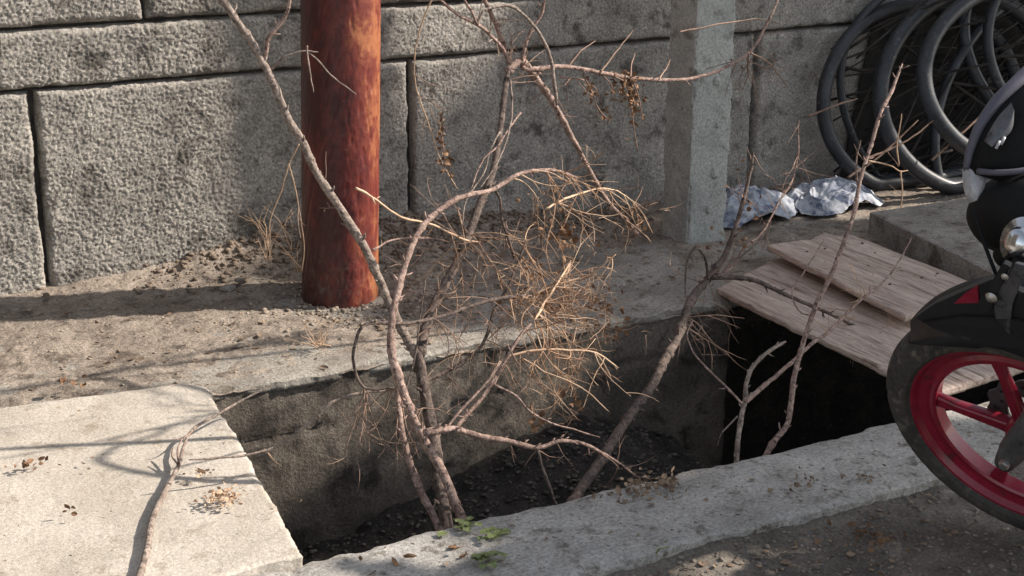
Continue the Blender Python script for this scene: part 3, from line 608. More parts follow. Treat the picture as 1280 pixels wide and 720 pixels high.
part('dry_leaves', leaves([(738, 112, 3.375, 3, 9, 30, .012), (756, 145, 3.38, 5, 5, 16, .012), (768, 112, 3.38, 3, 10, 24, .012), (784, 108, 3.38, 5, 8, 70, .017), (790, 130, 3.38, 3, 14, 40, .013), (801, 125, 3.38, 3, 12, 20, .011), (551, 172, 3.28, 3, 12, 36, .011), (558, 203, 3.28, 4, 8, 34, .012),
     (705, 292, 3.05, 6, 10, 20, .020), (720, 500, 2.68, 5, 6, 8, .02), (668, 528, 2.64, 3, 8, 10, .018), (662, 345, 2.95, 20, 14, 20, .014), (760, 400, 2.86, 10, 22, 60, .013), (735, 385, 2.88, 20, 18, 40, .011), (690, 395, 2.88, 20, 15, 30, .011), (700, 290, 3.05, 14, 20, 30, .012), (685, 245, 3.08, 14, 8, 24, .011), (800, 275, 3.39, 8, 10, 8, .016), (955, 75, 3.5, 25, 20, 10, .012)], 5), M['leaf'], sh, True, 'curled brown dead leaves', 'stuff')

# separate dead branches standing in the drain
def standalone(name, rt, label, cat): return thing(name, rt, label, cat)
q0 = ony(718, 630, 2.57)
dq = standalone('dead_branch', q0, 'thick purplish dead branch leaning from the kerb to the left corner of the boards', 'branch')
st, _ = limb([(690, 672), (725, 613), (749, 579), (773, 541), (793, 510), (811, 489), (828, 455), (845, 427), (855, 400), (863, 377), (887, 347)], 2.57, 3.15, 15, 13, spurs=14, seed=61)
part('stem', st, M['bark_dark'], dq)
def BQ(pts, Y0, Y1, w0, w1, m, par, spurs, seed, name='branch'):
    vf, Q = limb(pts, Y0, Y1, w0, w1, spurs=spurs, seed=seed); return part(name, vf, M[m], par)
BQ([(884, 350), (897, 332), (907, 317), (920, 283), (930, 247), (937, 220), (942, 190)], 3.15, 3.22, 10, 3.5, 'bark_dark', dq, 8, 62)
BQ([(885, 349), (884, 335), (880, 320), (870, 311), (861, 322), (857, 350), (857, 372)], 3.13, 3.05, 5, 2, 'bark_dark', dq, 2, 63)
BQ([(890, 347), (905, 346), (920, 347), (943, 350), (970, 363), (993, 373), (1020, 385), (1053, 400), (1087, 417), (1117, 428)], 3.13, 2.98, 7.5, 3, 'bark_dark', dq, 8, 64)
BQ([(892, 347), (915, 333), (930, 310), (953, 290), (975, 250), (990, 228), (997, 195), (999, 150)], 3.15, 3.25, 3.2, 2, 'bark', dq, 2, 65, 'twig')
BQ([(925, 322), (950, 300), (960, 282)], 3.15, 3.2, 2.6, 1.5, 'bark_dark', dq, 0, 66, 'twig')
t_ = spr(862, 378, 3.05, .4, .9, 11, .17, 201, .0012, .5, gens=1) + spr(935, 265, 3.2, .2, .2, 10, .09, 202, .0012, 1., gens=1) + spr(900, 340, 3.15, .0, -.3, 6, .10, 203, .0012, .9) + spr(998, 170, 3.25, .0, .2, 9, .12, 204, .0010, .9, gens=1) + spr(940, 215, 3.25, 0, 0, 6, .06, 205, .0013, 1)
part('twig_tangle', join(t_), M['twig_dark'], dq, True, None, 'stuff')
part('dry_leaves', leaves([(932, 255, 3.2, 8, 28, 22, .014), (915, 300, 3.18, 14, 10, 14, .014)], 6), M['leaf'], dq, True, None, 'stuff')

r0 = ony(920, 600, 2.57)
dr = standalone('dead_branch', r0, 'pale forked dead branch standing in the dark opening before the boards', 'branch')
BQ([(917, 620), (921, 568), (924, 537), (931, 503), (933, 479), (941, 458), (958, 441), (982, 427)], 2.57, 2.75, 8, 5.5, 'bark_grey', dr, 6, 71, 'stem')
BQ([(932, 502), (955, 482), (982, 460), (1010, 434), (1041, 410), (1075, 375), (1100, 357), (1117, 337), (1140, 297)], 2.62, 2.95, 6.5, 2.4, 'bark', dr, 5, 72)
BQ([(928, 504), (900, 476), (872, 448), (859, 421), (866, 400)], 2.62, 2.8, 3.4, 2, 'bark', dr, 1, 73)
BQ([(922, 520), (903, 541), (897, 558)], 2.6, 2.62, 2.5, 1.4, 'bark_grey', dr, 0, 74, 'twig')
t_ = spr(1055, 400, 2.85, .1, .4, 12, .09, 206, .0011, 1., gens=1) + spr(1075, 375, 2.9, .4, -.7, 5, .12, 207, .0011, .5, gens=1)
part('twig_tangle', join(t_), M['twig'], dr, True, None, 'stuff')

s0 = ony(955, 585, 2.57)
ds = standalone('dead_branch', s0, 'tall straight reddish branch rising past the planks to the hoses', 'branch')
BQ([(945, 600), (962, 560), (982, 534), (989, 503), (993, 469), (1003, 434), (1013, 400), (1024, 372), (1037, 347), (1053, 307), (1067, 267), (1073, 233), (1087, 187), (1100, 143), (1112, 120), (1128, 80)], 2.57, 2.86, 9, 5, 'bark', ds, 20, 75, 'stem')
BQ([(1072, 232), (1071, 200), (1076, 175)], 2.8, 2.8, 3, 1.5, 'bark', ds, 0, 76, 'twig')
BQ([(1085, 201), (1110, 206), (1125, 214), (1135, 213)], 2.8, 2.78, 2.6, 1.6, 'twig', ds, 0, 78, 'twig')
BQ([(1123, 208), (1121, 180), (1127, 142)], 2.78, 2.78, 2.2, 1.4, 'twig', ds, 0, 79, 'twig')
BQ([(1126, 214), (1128, 240), (1126, 262)], 2.78, 2.78, 2.2, 1.4, 'twig', ds, 0, 80, 'twig')
BQ([(1018, 394), (1000, 390), (990, 365), (1005, 340), (1030, 300)], 2.7, 2.75, 2.4, 1.6, 'bark', ds, 0, 81, 'twig')
part('twig_tangle', join(spr(1126, 214, 2.78, .3, 0, 4, .05, 208, .0009, .8, gens=1)), M['twig_dark'], ds, True, None, 'stuff')

# stick lying on the slab
def onslab(pts, zz): return np.array([onz(x, y, z-.004) for (x, y), z in zip(pts, zz)])
pu = [(160, 760), (175, 718), (185, 681), (190, 650), (206, 615), (224, 580), (229, 560), (241, 537), (272, 518), (307, 498), (334, 485)]
P = onslab(pu, [.033, .034, .035, .036, .037, .040, .048, .055, .065, .075, .09]); Q = cr(P, 90)
u0 = thing('dead_stick', P[1], 'long thin grey stick lying on the left concrete slab, forked toward the drain', 'stick')
part('stem', tube(Q, np.concatenate([np.linspace(.0072, .0062, 45), np.linspace(.0050, .0022, 45)])*(1+.25*fbm(np.arange(90)/3., np.zeros(90), 0, 2, 4)), 8), M['bark_grey'], u0)
def US(pts, z, r, m='bark'): Pq = onslab(pts, z); part('twig', tube(cr(Pq, 14), np.linspace(r, r*.5, 14), 6), M[m], u0)
US([(224, 582), (222, 562), (228, 548)], [.045, .055, .07], .003)
US([(222, 580), (215, 570), (216, 560)], [.045, .05, .06], .0028)
US([(240, 540), (228, 548), (216, 550)], [.058, .062, .065], .002)

# ------------------------------------------------------------------ hoses, brushwood
def hose(cx, cy, rx, ry, Yt, Yb, rpx, label, tilt=0., a0=0., name='hose_loop', turns=1):
    n = 90; A = np.linspace(a0, a0+2*np.pi*turns, n*turns, endpoint=False); pts = []
    for k, a in enumerate(A):
        x = cx+rx*math.cos(a)*math.cos(tilt)-ry*math.sin(a)*math.sin(tilt); y = cy+rx*math.cos(a)*math.sin(tilt)+ry*math.sin(a)*math.cos(tilt)
        Y = Yt+(Yb-Yt)*(math.sin(a)*.5+.5); p = ony(x, y, Y); p[2] = max(p[2], .03); pts.append(p)
    pts = np.array(pts); R = rpx/2*depth_of(pts.mean(0))/FOC
    pts[:, 1] += .01*np.sin(A*3+cx)
    c = pts.mean(0); t = thing('hose', (c[0], c[1], 0), label, 'hose', 'coiled black hoses leaning on the wall')
    part('hose_tube', tube(pts, R, 14, closed=True), M['hose'], t)
hose(1150, 125, 121, 119, 4.38, 4.20, 17, 'leftmost large coil of thick black hose leaning on the wall')
hose(1212, 115, 110, 122, 4.26, 4.06, 19, 'second black hose coil, overlapping the leftmost one')
hose(1262, 92, 104, 108, 4.18, 3.96, 19, 'third black hose coil, the frontmost one next to the motorcycle', .25)
hose(1262, 140, 84, 150, 4.30, 4.10, 12, 'thin dark hose loop behind the frontmost coil', .3)
hose(1190, 130, 130, 160, 4.36, 4.25, 10, 'narrow black hose loop low behind the other coils', -.5)
hose(1310, 60, 96, 128, 4.3, 4.1, 15, 'black hose loop at the upper right edge, behind the others', -.45)
hose(1330, 66, 88, 118, 4.2, 4.05, 13, 'small grey black hose loop in front at the upper right edge', -.45)
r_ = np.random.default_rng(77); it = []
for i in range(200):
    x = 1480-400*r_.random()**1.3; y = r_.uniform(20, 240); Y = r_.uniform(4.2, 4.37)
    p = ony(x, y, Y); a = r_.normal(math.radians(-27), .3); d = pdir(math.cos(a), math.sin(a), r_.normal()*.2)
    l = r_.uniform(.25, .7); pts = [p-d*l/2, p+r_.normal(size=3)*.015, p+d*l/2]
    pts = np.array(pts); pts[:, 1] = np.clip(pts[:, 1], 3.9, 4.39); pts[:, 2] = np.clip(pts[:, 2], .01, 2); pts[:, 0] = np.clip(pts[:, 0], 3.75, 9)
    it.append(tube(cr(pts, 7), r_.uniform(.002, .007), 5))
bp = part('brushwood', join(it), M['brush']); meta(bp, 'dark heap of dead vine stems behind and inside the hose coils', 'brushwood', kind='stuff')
tp = part('backdrop', patch([(3.84, 4.40, 0), (5.2, 4.40, 0), (5.2, 4.40, .82), (3.95, 4.40, .62)], 130, 70, (0, -1, 0), .02, 7, 5, 88, fn=lambda P: .004+0*P[:, 0]), M['backdrop']); meta(tp, 'added dark sheet hanging on the wall behind the coils', 'backdrop')  # near-black surface added to give the coils a shaded background
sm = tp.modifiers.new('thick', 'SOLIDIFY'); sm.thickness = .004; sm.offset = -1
for k, q in enumerate([[(1060, 222), (1100, 195), (1148, 150)], [(1080, 200), (1130, 178), (1168, 150)], [(1165, 200), (1220, 150), (1285, 80)], [(1010, 145), (1050, 130), (1072, 123)]]):
    vf, _ = limb(q, 4.0, 3.98, 3.5, 2, seed=90+k); o = part('dead_stick', vf, M['twig_dark']); c = vf[0].mean(0)
    meta(o, ['thin brown stick crossing in front of the second hose coil, lower one', 'thin brown stick crossing the second hose coil, upper one', 'thin stick slanting up to the right edge inside the frontmost coil', 'short twig across the left rim of the leftmost coil'][k], 'stick')

# ------------------------------------------------------------------ rags
def rag(cx, cy, hx, hy, hz, s, label, rot=0.):
    nu, nv = 150, 110; U, V = np.meshgrid(np.linspace(-1, 1, nu), np.linspace(-1, 1, nv), indexing='ij'); r = np.sqrt(U**2+V**2)
    out = 1+.35*fbm(np.cos(np.arctan2(V, U))*2+5, np.sin(np.arctan2(V, U))*2, 0, 4, s)
    h = np.clip(1-(r/1.15/out)**2.6, -.05, 1)
    rid = 1-np.abs(fbm(U*2.0+s, V*2.0+.5*fbm(U*2.5, V*2.5, 0, 2, s+2), 0, 3, s+1, .4)*4)
    rid2 = 1-np.abs(fbm(U*4.2, V*4.2+fbm(U*6, V*6, 0, 2, s+3), 0, 3, s+6)*4)
    z = hz*h*(.62+.34*rid+.08*rid2)
    z = np.where(h > 0, np.maximum(z, .004), .002)
    c, sn = math.cos(rot), math.sin(rot)
    X = U*hx+.03*fbm(U*3, V*3, 1, 3, s+11); Y = V*hy+.03*fbm(U*3, V*3, 2, 3, s+12)
    P = np.stack([cx+X*c-Y*sn, cy+X*sn+Y*c, z+.012], -1).reshape(-1, 3)
    f = gridf(nu, nv); hh = h.ravel(); keep = (hh[f] > 0).all(1); f = f[keep]
    used = np.unique(f); mp = np.zeros(len(P), int); mp[used] = np.arange(len(used))
    o = part('crumpled_cloth', (P[used], mp[f]), M['cloth']); meta(o, label, 'cloth')
    sm = o.modifiers.new('thick', 'SOLIDIFY'); sm.thickness = .002; sm.offset = -1
rag(3.19, 4.16, .21, .15, .10, 5, 'crumpled blue and white rag heap directly beside the concrete post', .1)
rag(3.56, 4.12, .19, .12, .095, 14, 'crumpled greyish white rag heap in front of the leftmost hose coil', .1)

# ------------------------------------------------------------------ litter, gravel, clods
def stones(n, area, zf, smin, smax, seed, flat=.7, power=2.5):
    r = np.random.default_rng(seed); bm = bmesh.new(); bmesh.ops.create_icosphere(bm, subdivisions=1, radius=1)
    V0 = np.array([v.co[:] for v in bm.verts]); F0 = np.array([[v.index for v in f.verts] for f in bm.faces]); bm.free()
    Vs = []; Fs = []
    for i in range(n):
        x, y = area(r); s = smin+(smax-smin)*r.random()**power
        V = V0*(1+r.uniform(-.42, .42, (len(V0), 1)))*s*np.array([r.uniform(.7, 1.4), r.uniform(.7, 1.3), flat*r.uniform(.5, 1.1)])
        a = r.uniform(0, 6.28); c, sn = math.cos(a), math.sin(a); V = V@np.array([[c, sn, 0], [-sn, c, 0], [0, 0, 1]])
        V = V+np.array([x, y, float(zf(x, y))+s*flat*.35]); Vs.append(V); Fs.append(F0+len(V0)*i)
    return np.vstack(Vs), np.vstack(Fs)
gz = lambda x, y: gh(np.array([x]), np.array([y]))[0]
gz2 = lambda x, y: max(gz(x, y), .0)
o = part('gravel', stones(3800, lambda r: (r.uniform(.6, 4.2), r.uniform(3.46, 4.40)), gz2, .0008, .006, 31, .6, 6), M['clod'], None, False); meta(o, 'small loose grit scattered over the strip below the wall', 'gravel', kind='stuff')
def nearpipe(r):
    a = r.uniform(0, 6.28); d = PIPE_R+abs(r.normal())*.12+.01; return PIPE[0]+d*math.cos(a)+.05, PIPE[1]+d*math.sin(a)
o = part('dirt_clods', stones(1500, nearpipe, gz2, .001, .009, 32, .8, 3), M['clod'], None, False); meta(o, 'broken dirt clods heaped round the foot of the rusty pipe', 'dirt', kind='stuff')
def bankarea(r):
    x = r.choice([r.normal(1.7, .3), r.uniform(1.9, 2.9)]); return x, WALL_Y-.02-abs(r.normal())*.12
o = part('dirt_clods', stones(3600, bankarea, gz2, .0012, .012, 33, .8, 3.5), M['bankclod'], None, False); meta(o, 'crumbly dirt clods banked against the foot of the block wall', 'dirt', kind='stuff')
pz = lambda x, y: pitfn(np.array([[x, y, 0.]]))[0]
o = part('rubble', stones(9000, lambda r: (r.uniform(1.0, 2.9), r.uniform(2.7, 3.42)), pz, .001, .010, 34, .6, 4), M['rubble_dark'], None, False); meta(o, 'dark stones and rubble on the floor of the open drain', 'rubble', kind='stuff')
stz = lambda x, y: streetfn(np.array([[x, y, 0.]]))[0]
o = part('gravel', stones(8000, lambda r: (r.uniform(1.0, 3.0), 2.21-abs(r.normal())*.4), stz, .0008, .0062, 35, .7, 4), M['rubble'], None, False); meta(o, 'grit and small stones on the street below the kerb', 'gravel', kind='stuff')
def litter(n, area, zf, s, seed, m='litter', lbl='', cat='leaves'):
    r = np.random.default_rng(seed); out = []
    for i in range(n):
        x, y = area(r); p = np.array([x, y, float(zf(x, y))+.004]); v, f = leafquad(p, s*r.uniform(.5, 1.3), r); v[:, 2] = p[2]+np.clip((v[:, 2]-p[2])*.35, -.002, .03); out.append((v, f))
    o = part('leaf_litter', join(out), M[m]); meta(o, lbl, cat, kind='stuff')
litter(420, lambda r: (r.uniform(1.1, 3), 2.2-abs(r.normal())*.25), stz, .015, 51, lbl='brown leaf bits and chips on the street beside the kerb')
litter(330, lambda r: (r.uniform(.6, 3.8), r.uniform(3.6, 4.35)), gz2, .018, 52, lbl='dry leaf bits on the dirt strip below the wall')
litter(150, lambda r: (r.normal(1.85, .35), r.normal(3.72, .12)), gz2, .02, 56, lbl='straw and leaf bits gathered behind the shrub and round the pipe')
def clump(px, py, z, sx, sy, n, s, seed, label, m='leaf', name='leaf_clump', cat='dead leaves'):
    c = onz(px, py, z); r = np.random.default_rng(seed); out = []
    for i in range(n):
        p = c+np.array([r.normal()*sx, r.normal()*sy, .003+abs(r.normal())*.005]); v, f = leafquad(p, s*r.uniform(.5, 1.3), r); v[:, 2] = z+.002+np.abs(v[:, 2]-z)*.8; out.append((v, f))
    if n <= 20:
        t = thing(name, c, label, cat)
        for v in out: part('leaf', v, M[m], t)
        return t
    o = part(name, join(out), M[m]); return meta(o, label, cat, kind='stuff')
clump(281, 626, .03, .022, .018, 110, .011, 1, 'straw coloured dead leaf clump on the slab, right of the stick', 'twig')
clump(252, 594, .03, .010, .013, 20, .011, 2, 'small dead leaf clump on the slab close to the stick fork', 'twig')
clump(40, 584, .03, .026, .010, 16, .014, 3, 'few dark dead leaves on the slab near its left side')
clump(89, 643, .03, .012, .008, 4, .018, 4, 'two small dark leaf bits on the slab, lower left')
clump(808, 612, .0, .05, .028, 110, .016, 5, 'dead brown leaves caught on the kerb under the thin shoot', 'litter')
clump(1000, 605, .0, .03, .02, 20, .013, 6, 'small brown leaf patch on the kerb below the pale forked branch', 'litter')
clump(1075, 600, .0, .03, .02, 20, .013, 7, 'small brown leaf patch on the kerb nearest the wheel', 'litter')
clump(484, 706, .0, .02, .02, 5, .03, 8, 'curled brown leaf on the kerb left of the green weed')
clump(572, 694, .0, .015, .012, 4, .032, 9, 'curled reddish leaf on the kerb below the shrub stems')
clump(1082, 672, -.03, .05, .04, 60, .014, 10, 'pile of brown chaff on the street in front of the kerb')
clump(90, 482, .03, .03, .012, 12, .018, 12, 'dry leaves at the far edge of the left slab')
litter(70, lambda r: (r.uniform(.2, 1.0), r.uniform(2.55, 3.5)), lambda x, y: .026, .008, 53, lbl='tiny leaf specks scattered on the left slab')
litter(170, lambda r: (r.uniform(1.1, 2.6), r.uniform(2.25, 2.47)), lambda x, y: .0, .009, 54, lbl='tiny leaf specks scattered on the kerb')
litter(60, lambda r: (r.uniform(2.62, 3.2), r.uniform(2.7, 3.4)), lambda x, y: .032 if x < 2.85 else .083, .010, 55, lbl='tiny leaf specks on the boards')
# weeds
def weed(px, py, n, s, seed, label):
    c = onz(px, py, 0.); t = thing('weed', (c[0], c[1], 0.), label, 'weed'); r = np.random.default_rng(seed)
    for i in range(n):
        a = r.uniform(0, 6.28); rad = r.uniform(0, 1)*s*1.3; b = c+np.array([rad*math.cos(a)*1.5, rad*math.sin(a)*.7, r.uniform(.004, .02)]); L = s*r.uniform(.8, 1.3); V = []; K = 7
        d = np.array([math.cos(a+r.normal()*.6), math.sin(a+r.normal()*.6), r.uniform(-.1, .3)]); e = _n(np.cross(d, (0, 0, 1))); 
        for k in range(K):
            tt = k/(K-1); wv = math.sin(math.pi*min(1, tt*.85+.12))**.7*(1+.25*math.sin(k*2.6))
            for q in (-1, 0, 1): V.append(b+d*tt*L+e*q*wv*L*.42+np.array([0, 0, -.25*L*tt**2+abs(q)*.1*L+r.normal()*.001]))
        F = [(k*3+q, k*3+q+1, k*3+q+4, k*3+q+3) for k in range(K-1) for q in (0, 1)]
        part('leaf', (np.array(V), F), M['green'], t)
    part('stem', tube([c+np.array([0, .03, -.05]), c+np.array([0, 0, .006]), c+np.array([.02, -.01, .012])], [.002, .002, .001], 5), M['green'], t)
weed(578, 664, 10, .020, 1, 'small green weed at the foot of the shrub stems on the kerb')
weed(622, 672, 11, .020, 2, 'flat green weed on the kerb just right of the shrub stems')
weed(613, 706, 10, .020, 3, 'green weed lowest on the kerb, at the picture bottom')
weed(823, 690, 2, .012, 4, 'tiny yellow green seedling where kerb meets street')
# stones by the wall and tufts
for k, (px, py, z, s, lb) in enumerate([(285, 360, .02, .024, 'pale flat stone on the dirt left of the rusty pipe'), (300, 350, .03, .018, 'small rounded reddish stone just behind the pale flat one'), (10, 388, .0, .05, 'flat grey stone at the left edge of the dirt strip'), (722, 322, .01, .02, 'whitish stone behind the straw twigs'), (300, 432, .01, .014, 'small stone left of the clods round the pipe')]):
    p = onz(px, py, z); o = part('stone', blob(p, (s, s*.7, s*.42), None, 3, .3, 1.4, k+3), M['rubble'] if k else M['ledge'], None, False); meta(o, lb, 'stone')
for k, (px, py, n, lb) in enumerate([(335, 325, 7, 'dry straw tuft standing in the dirt left of the pipe'), (372, 340, 6, 'thin dry straw at the left side of the pipe foot'), (400, 432, 16, 'dry straw tuft lying in the clods before the pipe')]):
    z = .08 if k == 0 else .03 if k == 1 else .02; p = onz(px, py, z); out = []; r = np.random.default_rng(k)
    for i in range(n): out += sprig(p+np.array([r.normal()*.012, r.normal()*.01, 0]), np.array([r.normal()*.3, r.normal()*.2, 1 if k < 2 else .25+r.random()*.3]), r.uniform(.06, .2) if k < 2 else r.uniform(.03, .09), .0010, int(r.integers(1e9)), 1, .6, .5)
    o = part('straw_tuft', join(out), M['twig']); meta(o, lb, 'straw', kind='stuff')

# ------------------------------------------------------------------ motorcycle
WC = np.array([2.17, 1.9, .25]); ph, ln = 1.224, .475
WX = np.array([math.cos(ph), -math.sin(ph), 0]); _nn = np.array([-math.sin(ph), -math.cos(ph), 0])
WZ = np.array([0, 0, 1])*math.cos(ln)+_nn*math.sin(ln); WN = np.cross(WX, WZ)     # WN looks toward the camera side
def W(a, r, h): return WC + r*(math.cos(a)*WX+math.sin(a)*WZ) + h*WN
def wlathe(prof, n=120, C=None, rf=None):
    V = []; m = len(prof); C = WC if C is None else C
    for k in range(n):
        t = 2*np.pi*k/n
        for j, (r, h) in enumerate(prof):
            rr = r+(rf(k, j) if rf else 0); V.append(C+rr*(math.cos(t)*WX+math.sin(t)*WZ)+h*WN)
    F = [(k*m+j, ((k+1) % n)*m+j, ((k+1) % n)*m+j+1, k*m+j+1) for k in range(n) for j in range(m-1)]
    return np.array(V), F
mc = thing('motorcycle', (WC[0], WC[1], -.036), 'black motorcycle with red cast front wheel parked at the kerb', 'motorcycle')
prof = []
for k in range(25):
    a = -1.15*np.pi/2 + (k/24)*1.15*np.pi; prof.append((.243+.043*math.cos(a)*1.05, .041*math.sin(a)))
prof = [(.222, -.026)]+prof+[(.222, .026)]
def tread(k, j):
    c = abs(j-13)
    if c > 8: return 0
    ph_ = (k*1.0+c*1.4) % 9
    return -.0045 if (ph_ < 1.6 and c > 1) or (c == 2 and (k//9) % 2) else 0
part('tyre', wlathe(prof, 288, rf=tread), M['tyre'], mc, False, 'worn black tyre')
rp = [(.230, .027), (.226, .031), (.221, .030), (.214, .018), (.200, .012), (.191, .017), (.183, .018), (.179, .014), (.179, -.014), (.183, -.018), (.191, -.017), (.200, -.012), (.214, -.018), (.221, -.030), (.226, -.031), (.230, -.027)]
rim = part('rim', wlathe(rp, 180), M['red'], mc, False, 'red cast wheel rim')
for k in range(5):
    a = math.radians(174+72*k); V = []; K = 9
    for i in range(K):
        t = i/(K-1); r = .028+.150*t; wv = .0085+.004*(1-t)+.012*max(0, t-.75)/.25*.6; th = .016-.005*t; aa = a + .10*math.sin(math.pi*t)*0
        u = np.array(math.cos(aa)*WX+math.sin(aa)*WZ); v = np.cross(WN, u); c = WC+u*r
        for (q, h) in [(-1, -.6), (-1, .5), (-.55, 1), (-.2, .75), (.2, .75), (.55, 1), (1, .5), (1, -.6), (.5, -1), (-.5, -1)]: V.append(c+v*q*wv+WN*h*th)
    F = [(i*10+j, i*10+(j+1) % 10, (i+1)*10+(j+1) % 10, (i+1)*10+j) for i in range(K-1) for j in range(10)]
    part('spoke', (np.array(V), F), M['red'], rim)
part('hub', wlathe([(0, .034), (.026, .034), (.030, .028), (.036, .012), (.036, -.02), (.03, -.03), (0, -.03)], 32), M['red'], rim)
# brake disc on the far side, wavy with holes
nd = 120; V = []; F = []
for k in range(nd):
    t = 2*np.pi*k/nd; ro = .093+.004*math.sin(t*12)
    for r, h in ((.052, -.034), (ro, -.034), (ro, -.038), (.052, -.038)): V.append(W(t, r, h))
for k in range(nd):
    for j in range(4): F.append((k*4+j, k*4+(j+1) % 4, ((k+1) % nd)*4+(j+1) % 4, ((k+1) % nd)*4+j))
dsk = part('brake_disc', (np.array(V), F), M['castmetal'], mc, False)
for k in range(18): a = k*2*np.pi/18; c = W(a, .078 if k % 2 else .066, -.036); part('disc_hole', lathe([(0, .0026), (.0035, .0026), (.0035, -.0026), (0, -.0026)], c, WN, 8), M['black'], dsk, False)
# fork
FD = _n(WZ*math.cos(math.radians(27))+WX*math.sin(math.radians(27)))
for s in (1, -1):
    c = WC+WN*.068*s
    fk = part('fork_leg', join([tube([c-FD*.035, c+FD*.02, c+FD*.16, c+FD*.30], [.020, .028, .026, .024], 20), tube([c+FD*.28, c+FD*.62], [.0165, .0165], 18)]), M['castmetal'], mc)
    part('axle_nut', lathe([(0, .016), (.009, .016), (.0105, .012), (.0105, 0), (.016, 0), (.016, -.006)], c+WN*.020*s, WN*s, 6), M['bolt'], fk, False)
    part('dust_seal', tube([c+FD*.29, c+FD*.315], [.027, .023], 18), M['black'], fk)
part('brake_caliper', box(WC-WN*.055+FD*.02+WX*.075+WZ*.05, (.028, .022, .04), np.stack([WX, WN, WZ], 1), .006), M['castmetal'], mc)
part('axle', tube([WC-WN*.1, WC+WN*.1], [.008, .008], 12), M['bolt'], mc)
# front fender: arched shell with skirts
def fend(a0, a1, n, off=0.):
    V = []; m = 15
    for k in range(n):
        t = k/(n-1); a = math.radians(a0+(a1-a0)*t); nose = min(1, t/.25); lift = .004+.085*min(1, t/.45)**1.2
        for j in range(m):
            q = -1+2*j/(m-1); wv = (.034+.026*nose**.6)
            skirt = (.085*min(1, t/.4)+.010)*abs(q)**2.6
            crest = .010*max(0, 1-abs(q)*2.2)
            V.append(W(a, .292+lift+crest-skirt+off, q*wv*(1+.25*abs(q)**3)))
    F = [(k*m+j, k*m+j+1, (k+1)*m+j+1, (k+1)*m+j) for k in range(n-1) for j in range(m-1)]
    return np.array(V), F
fd = part('front_fender', fend(133, 42, 50), M['black'], mc, True, 'black front fender')
sm = fd.modifiers.new('thick', 'SOLIDIFY'); sm.thickness = .003
def onf(px, py, h):   # where a picture point meets the wheel-parallel plane at height h
    r = ray(px, py); c = WC+WN*h; return CAM+r*(np.dot(c-CAM, WN)/np.dot(r, WN))
def plate(pts, h, th, extra=None):
    P = [onf(x, y, h) for x, y in pts]; n = len(P); V = np.array(P+[p-WN*th for p in P]); F = [tuple(range(n)), tuple(range(2*n-1, n-1, -1))]+[(i, i+n, (i+1) % n+n, (i+1) % n) for i in range(n)]
    a, b, c = V[0], V[1], V[2]
    if np.dot(np.cross(b-a, c-a), WN) < 0: F = [f[::-1] for f in F]
    bm = bmesh.new(); vs_ = [bm.verts.new(v) for v in V]
    for f in F: bm.faces.new([vs_[i] for i in f])
    bmesh.ops.bevel(bm, geom=list(bm.edges), offset=min(.002, th*.3), segments=2, affect='EDGES')
    bm.verts.index_update(); V = np.array([v.co[:] for v in bm.verts]); F = [tuple(v.index for v in f.verts) for f in bm.faces]; bm.free(); return V, F
part('fender_stay', plate([(1143, 398), (1168, 380), (1200, 366), (1228, 354), (1240, 350), (1290, 372), (1330, 400), (1330, 446), (1280, 436), (1238, 432), (1200, 424), (1168, 411)], .074, .016), M['black'], mc, False)
part('decal', plate([(1192, 380), (1206, 367), (1222, 357), (1224, 379)], .077, .003), M['red'], fd, False, 'red triangular patch')
part('trim_blade', plate([(1150, 404), (1200, 396), (1260, 398), (1330, 412), (1330, 424), (1262, 412), (1200, 408)], .080, .006), M['black'], fd, False)
part('bracket', plate([(1222, 378), (1253, 330), (1262, 334), (1244, 372), (1238, 390), (1226, 392)], .086, .014), M['black'], mc, False)
part('bracket', plate([(1240, 372), (1268, 330), (1284, 334), (1264, 380), (1262, 420), (1244, 400)], .080, .01), M['castmetal'], mc, False)
part('bolt', lathe([(0, .006), (.006, .006), (.009, .002), (.011, 0)], onf(1239, 372, .088), WN, 16), M['bolt'], mc)
# headlight unit, nacelle, cowl
VD = lambda x, y: -_n(ray(x, y))
nc = dep(1296, 268, 2.86)
R3 = np.stack([MW[:, 0], MW[:, 1], MW[:, 2]], 1)
part('nacelle', blob(nc, (.125, .085, .13), R3, 4, .05, 1.2, 3), M['matt'], mc)
part('nacelle_foot', blob(dep(1262, 318, 2.84), (.03, .028, .03), R3, 3, .06, 2, 4), M['matt'], mc)
ax = _n(R3@np.array([-.80, .02, .60])); c = dep(1284, 304, 2.74)
part('horn', lathe([(0, .060), (.020, .060), (.026, .052), (.030, .040), (.046, .036), (.049, .030), (.049, .022), (.045, .018), (.045, .006), (.049, .002), (.049, -.008), (.040, -.014), (.036, -.05), (0, -.05)], c-ax*.02, ax, 48), M['steel'], mc, True, 'round chrome fitting')
part('horn_clamp', blob(dep(1290, 352, 2.8), (.05, .04, .045), R3, 3, .12, 2, 8), M['castmetal'], mc)
def shell(poly, d0, d1, bulge, nu=7, nv=6):
    """curved panel through picture outline left edge / right edge lists"""
    Lf, Rt = [np.array([dep(x, y, d) for x, y, d in e]) for e in poly]; Lf = cr(Lf, nu); Rt = cr(Rt, nu); V = []
    for i in range(nu):
        for j in range(nv):
            t = j/(nv-1); p = Lf[i]*(1-t)+Rt[i]*t; p = p-ray(1280, 180)/FOC*bulge*math.sin(math.pi*min(1, t))**.6*math.sin(math.pi*(i+.6)/(nu+.2))**.5; V.append(p)
    return np.array(V), gridf(nu, nv)
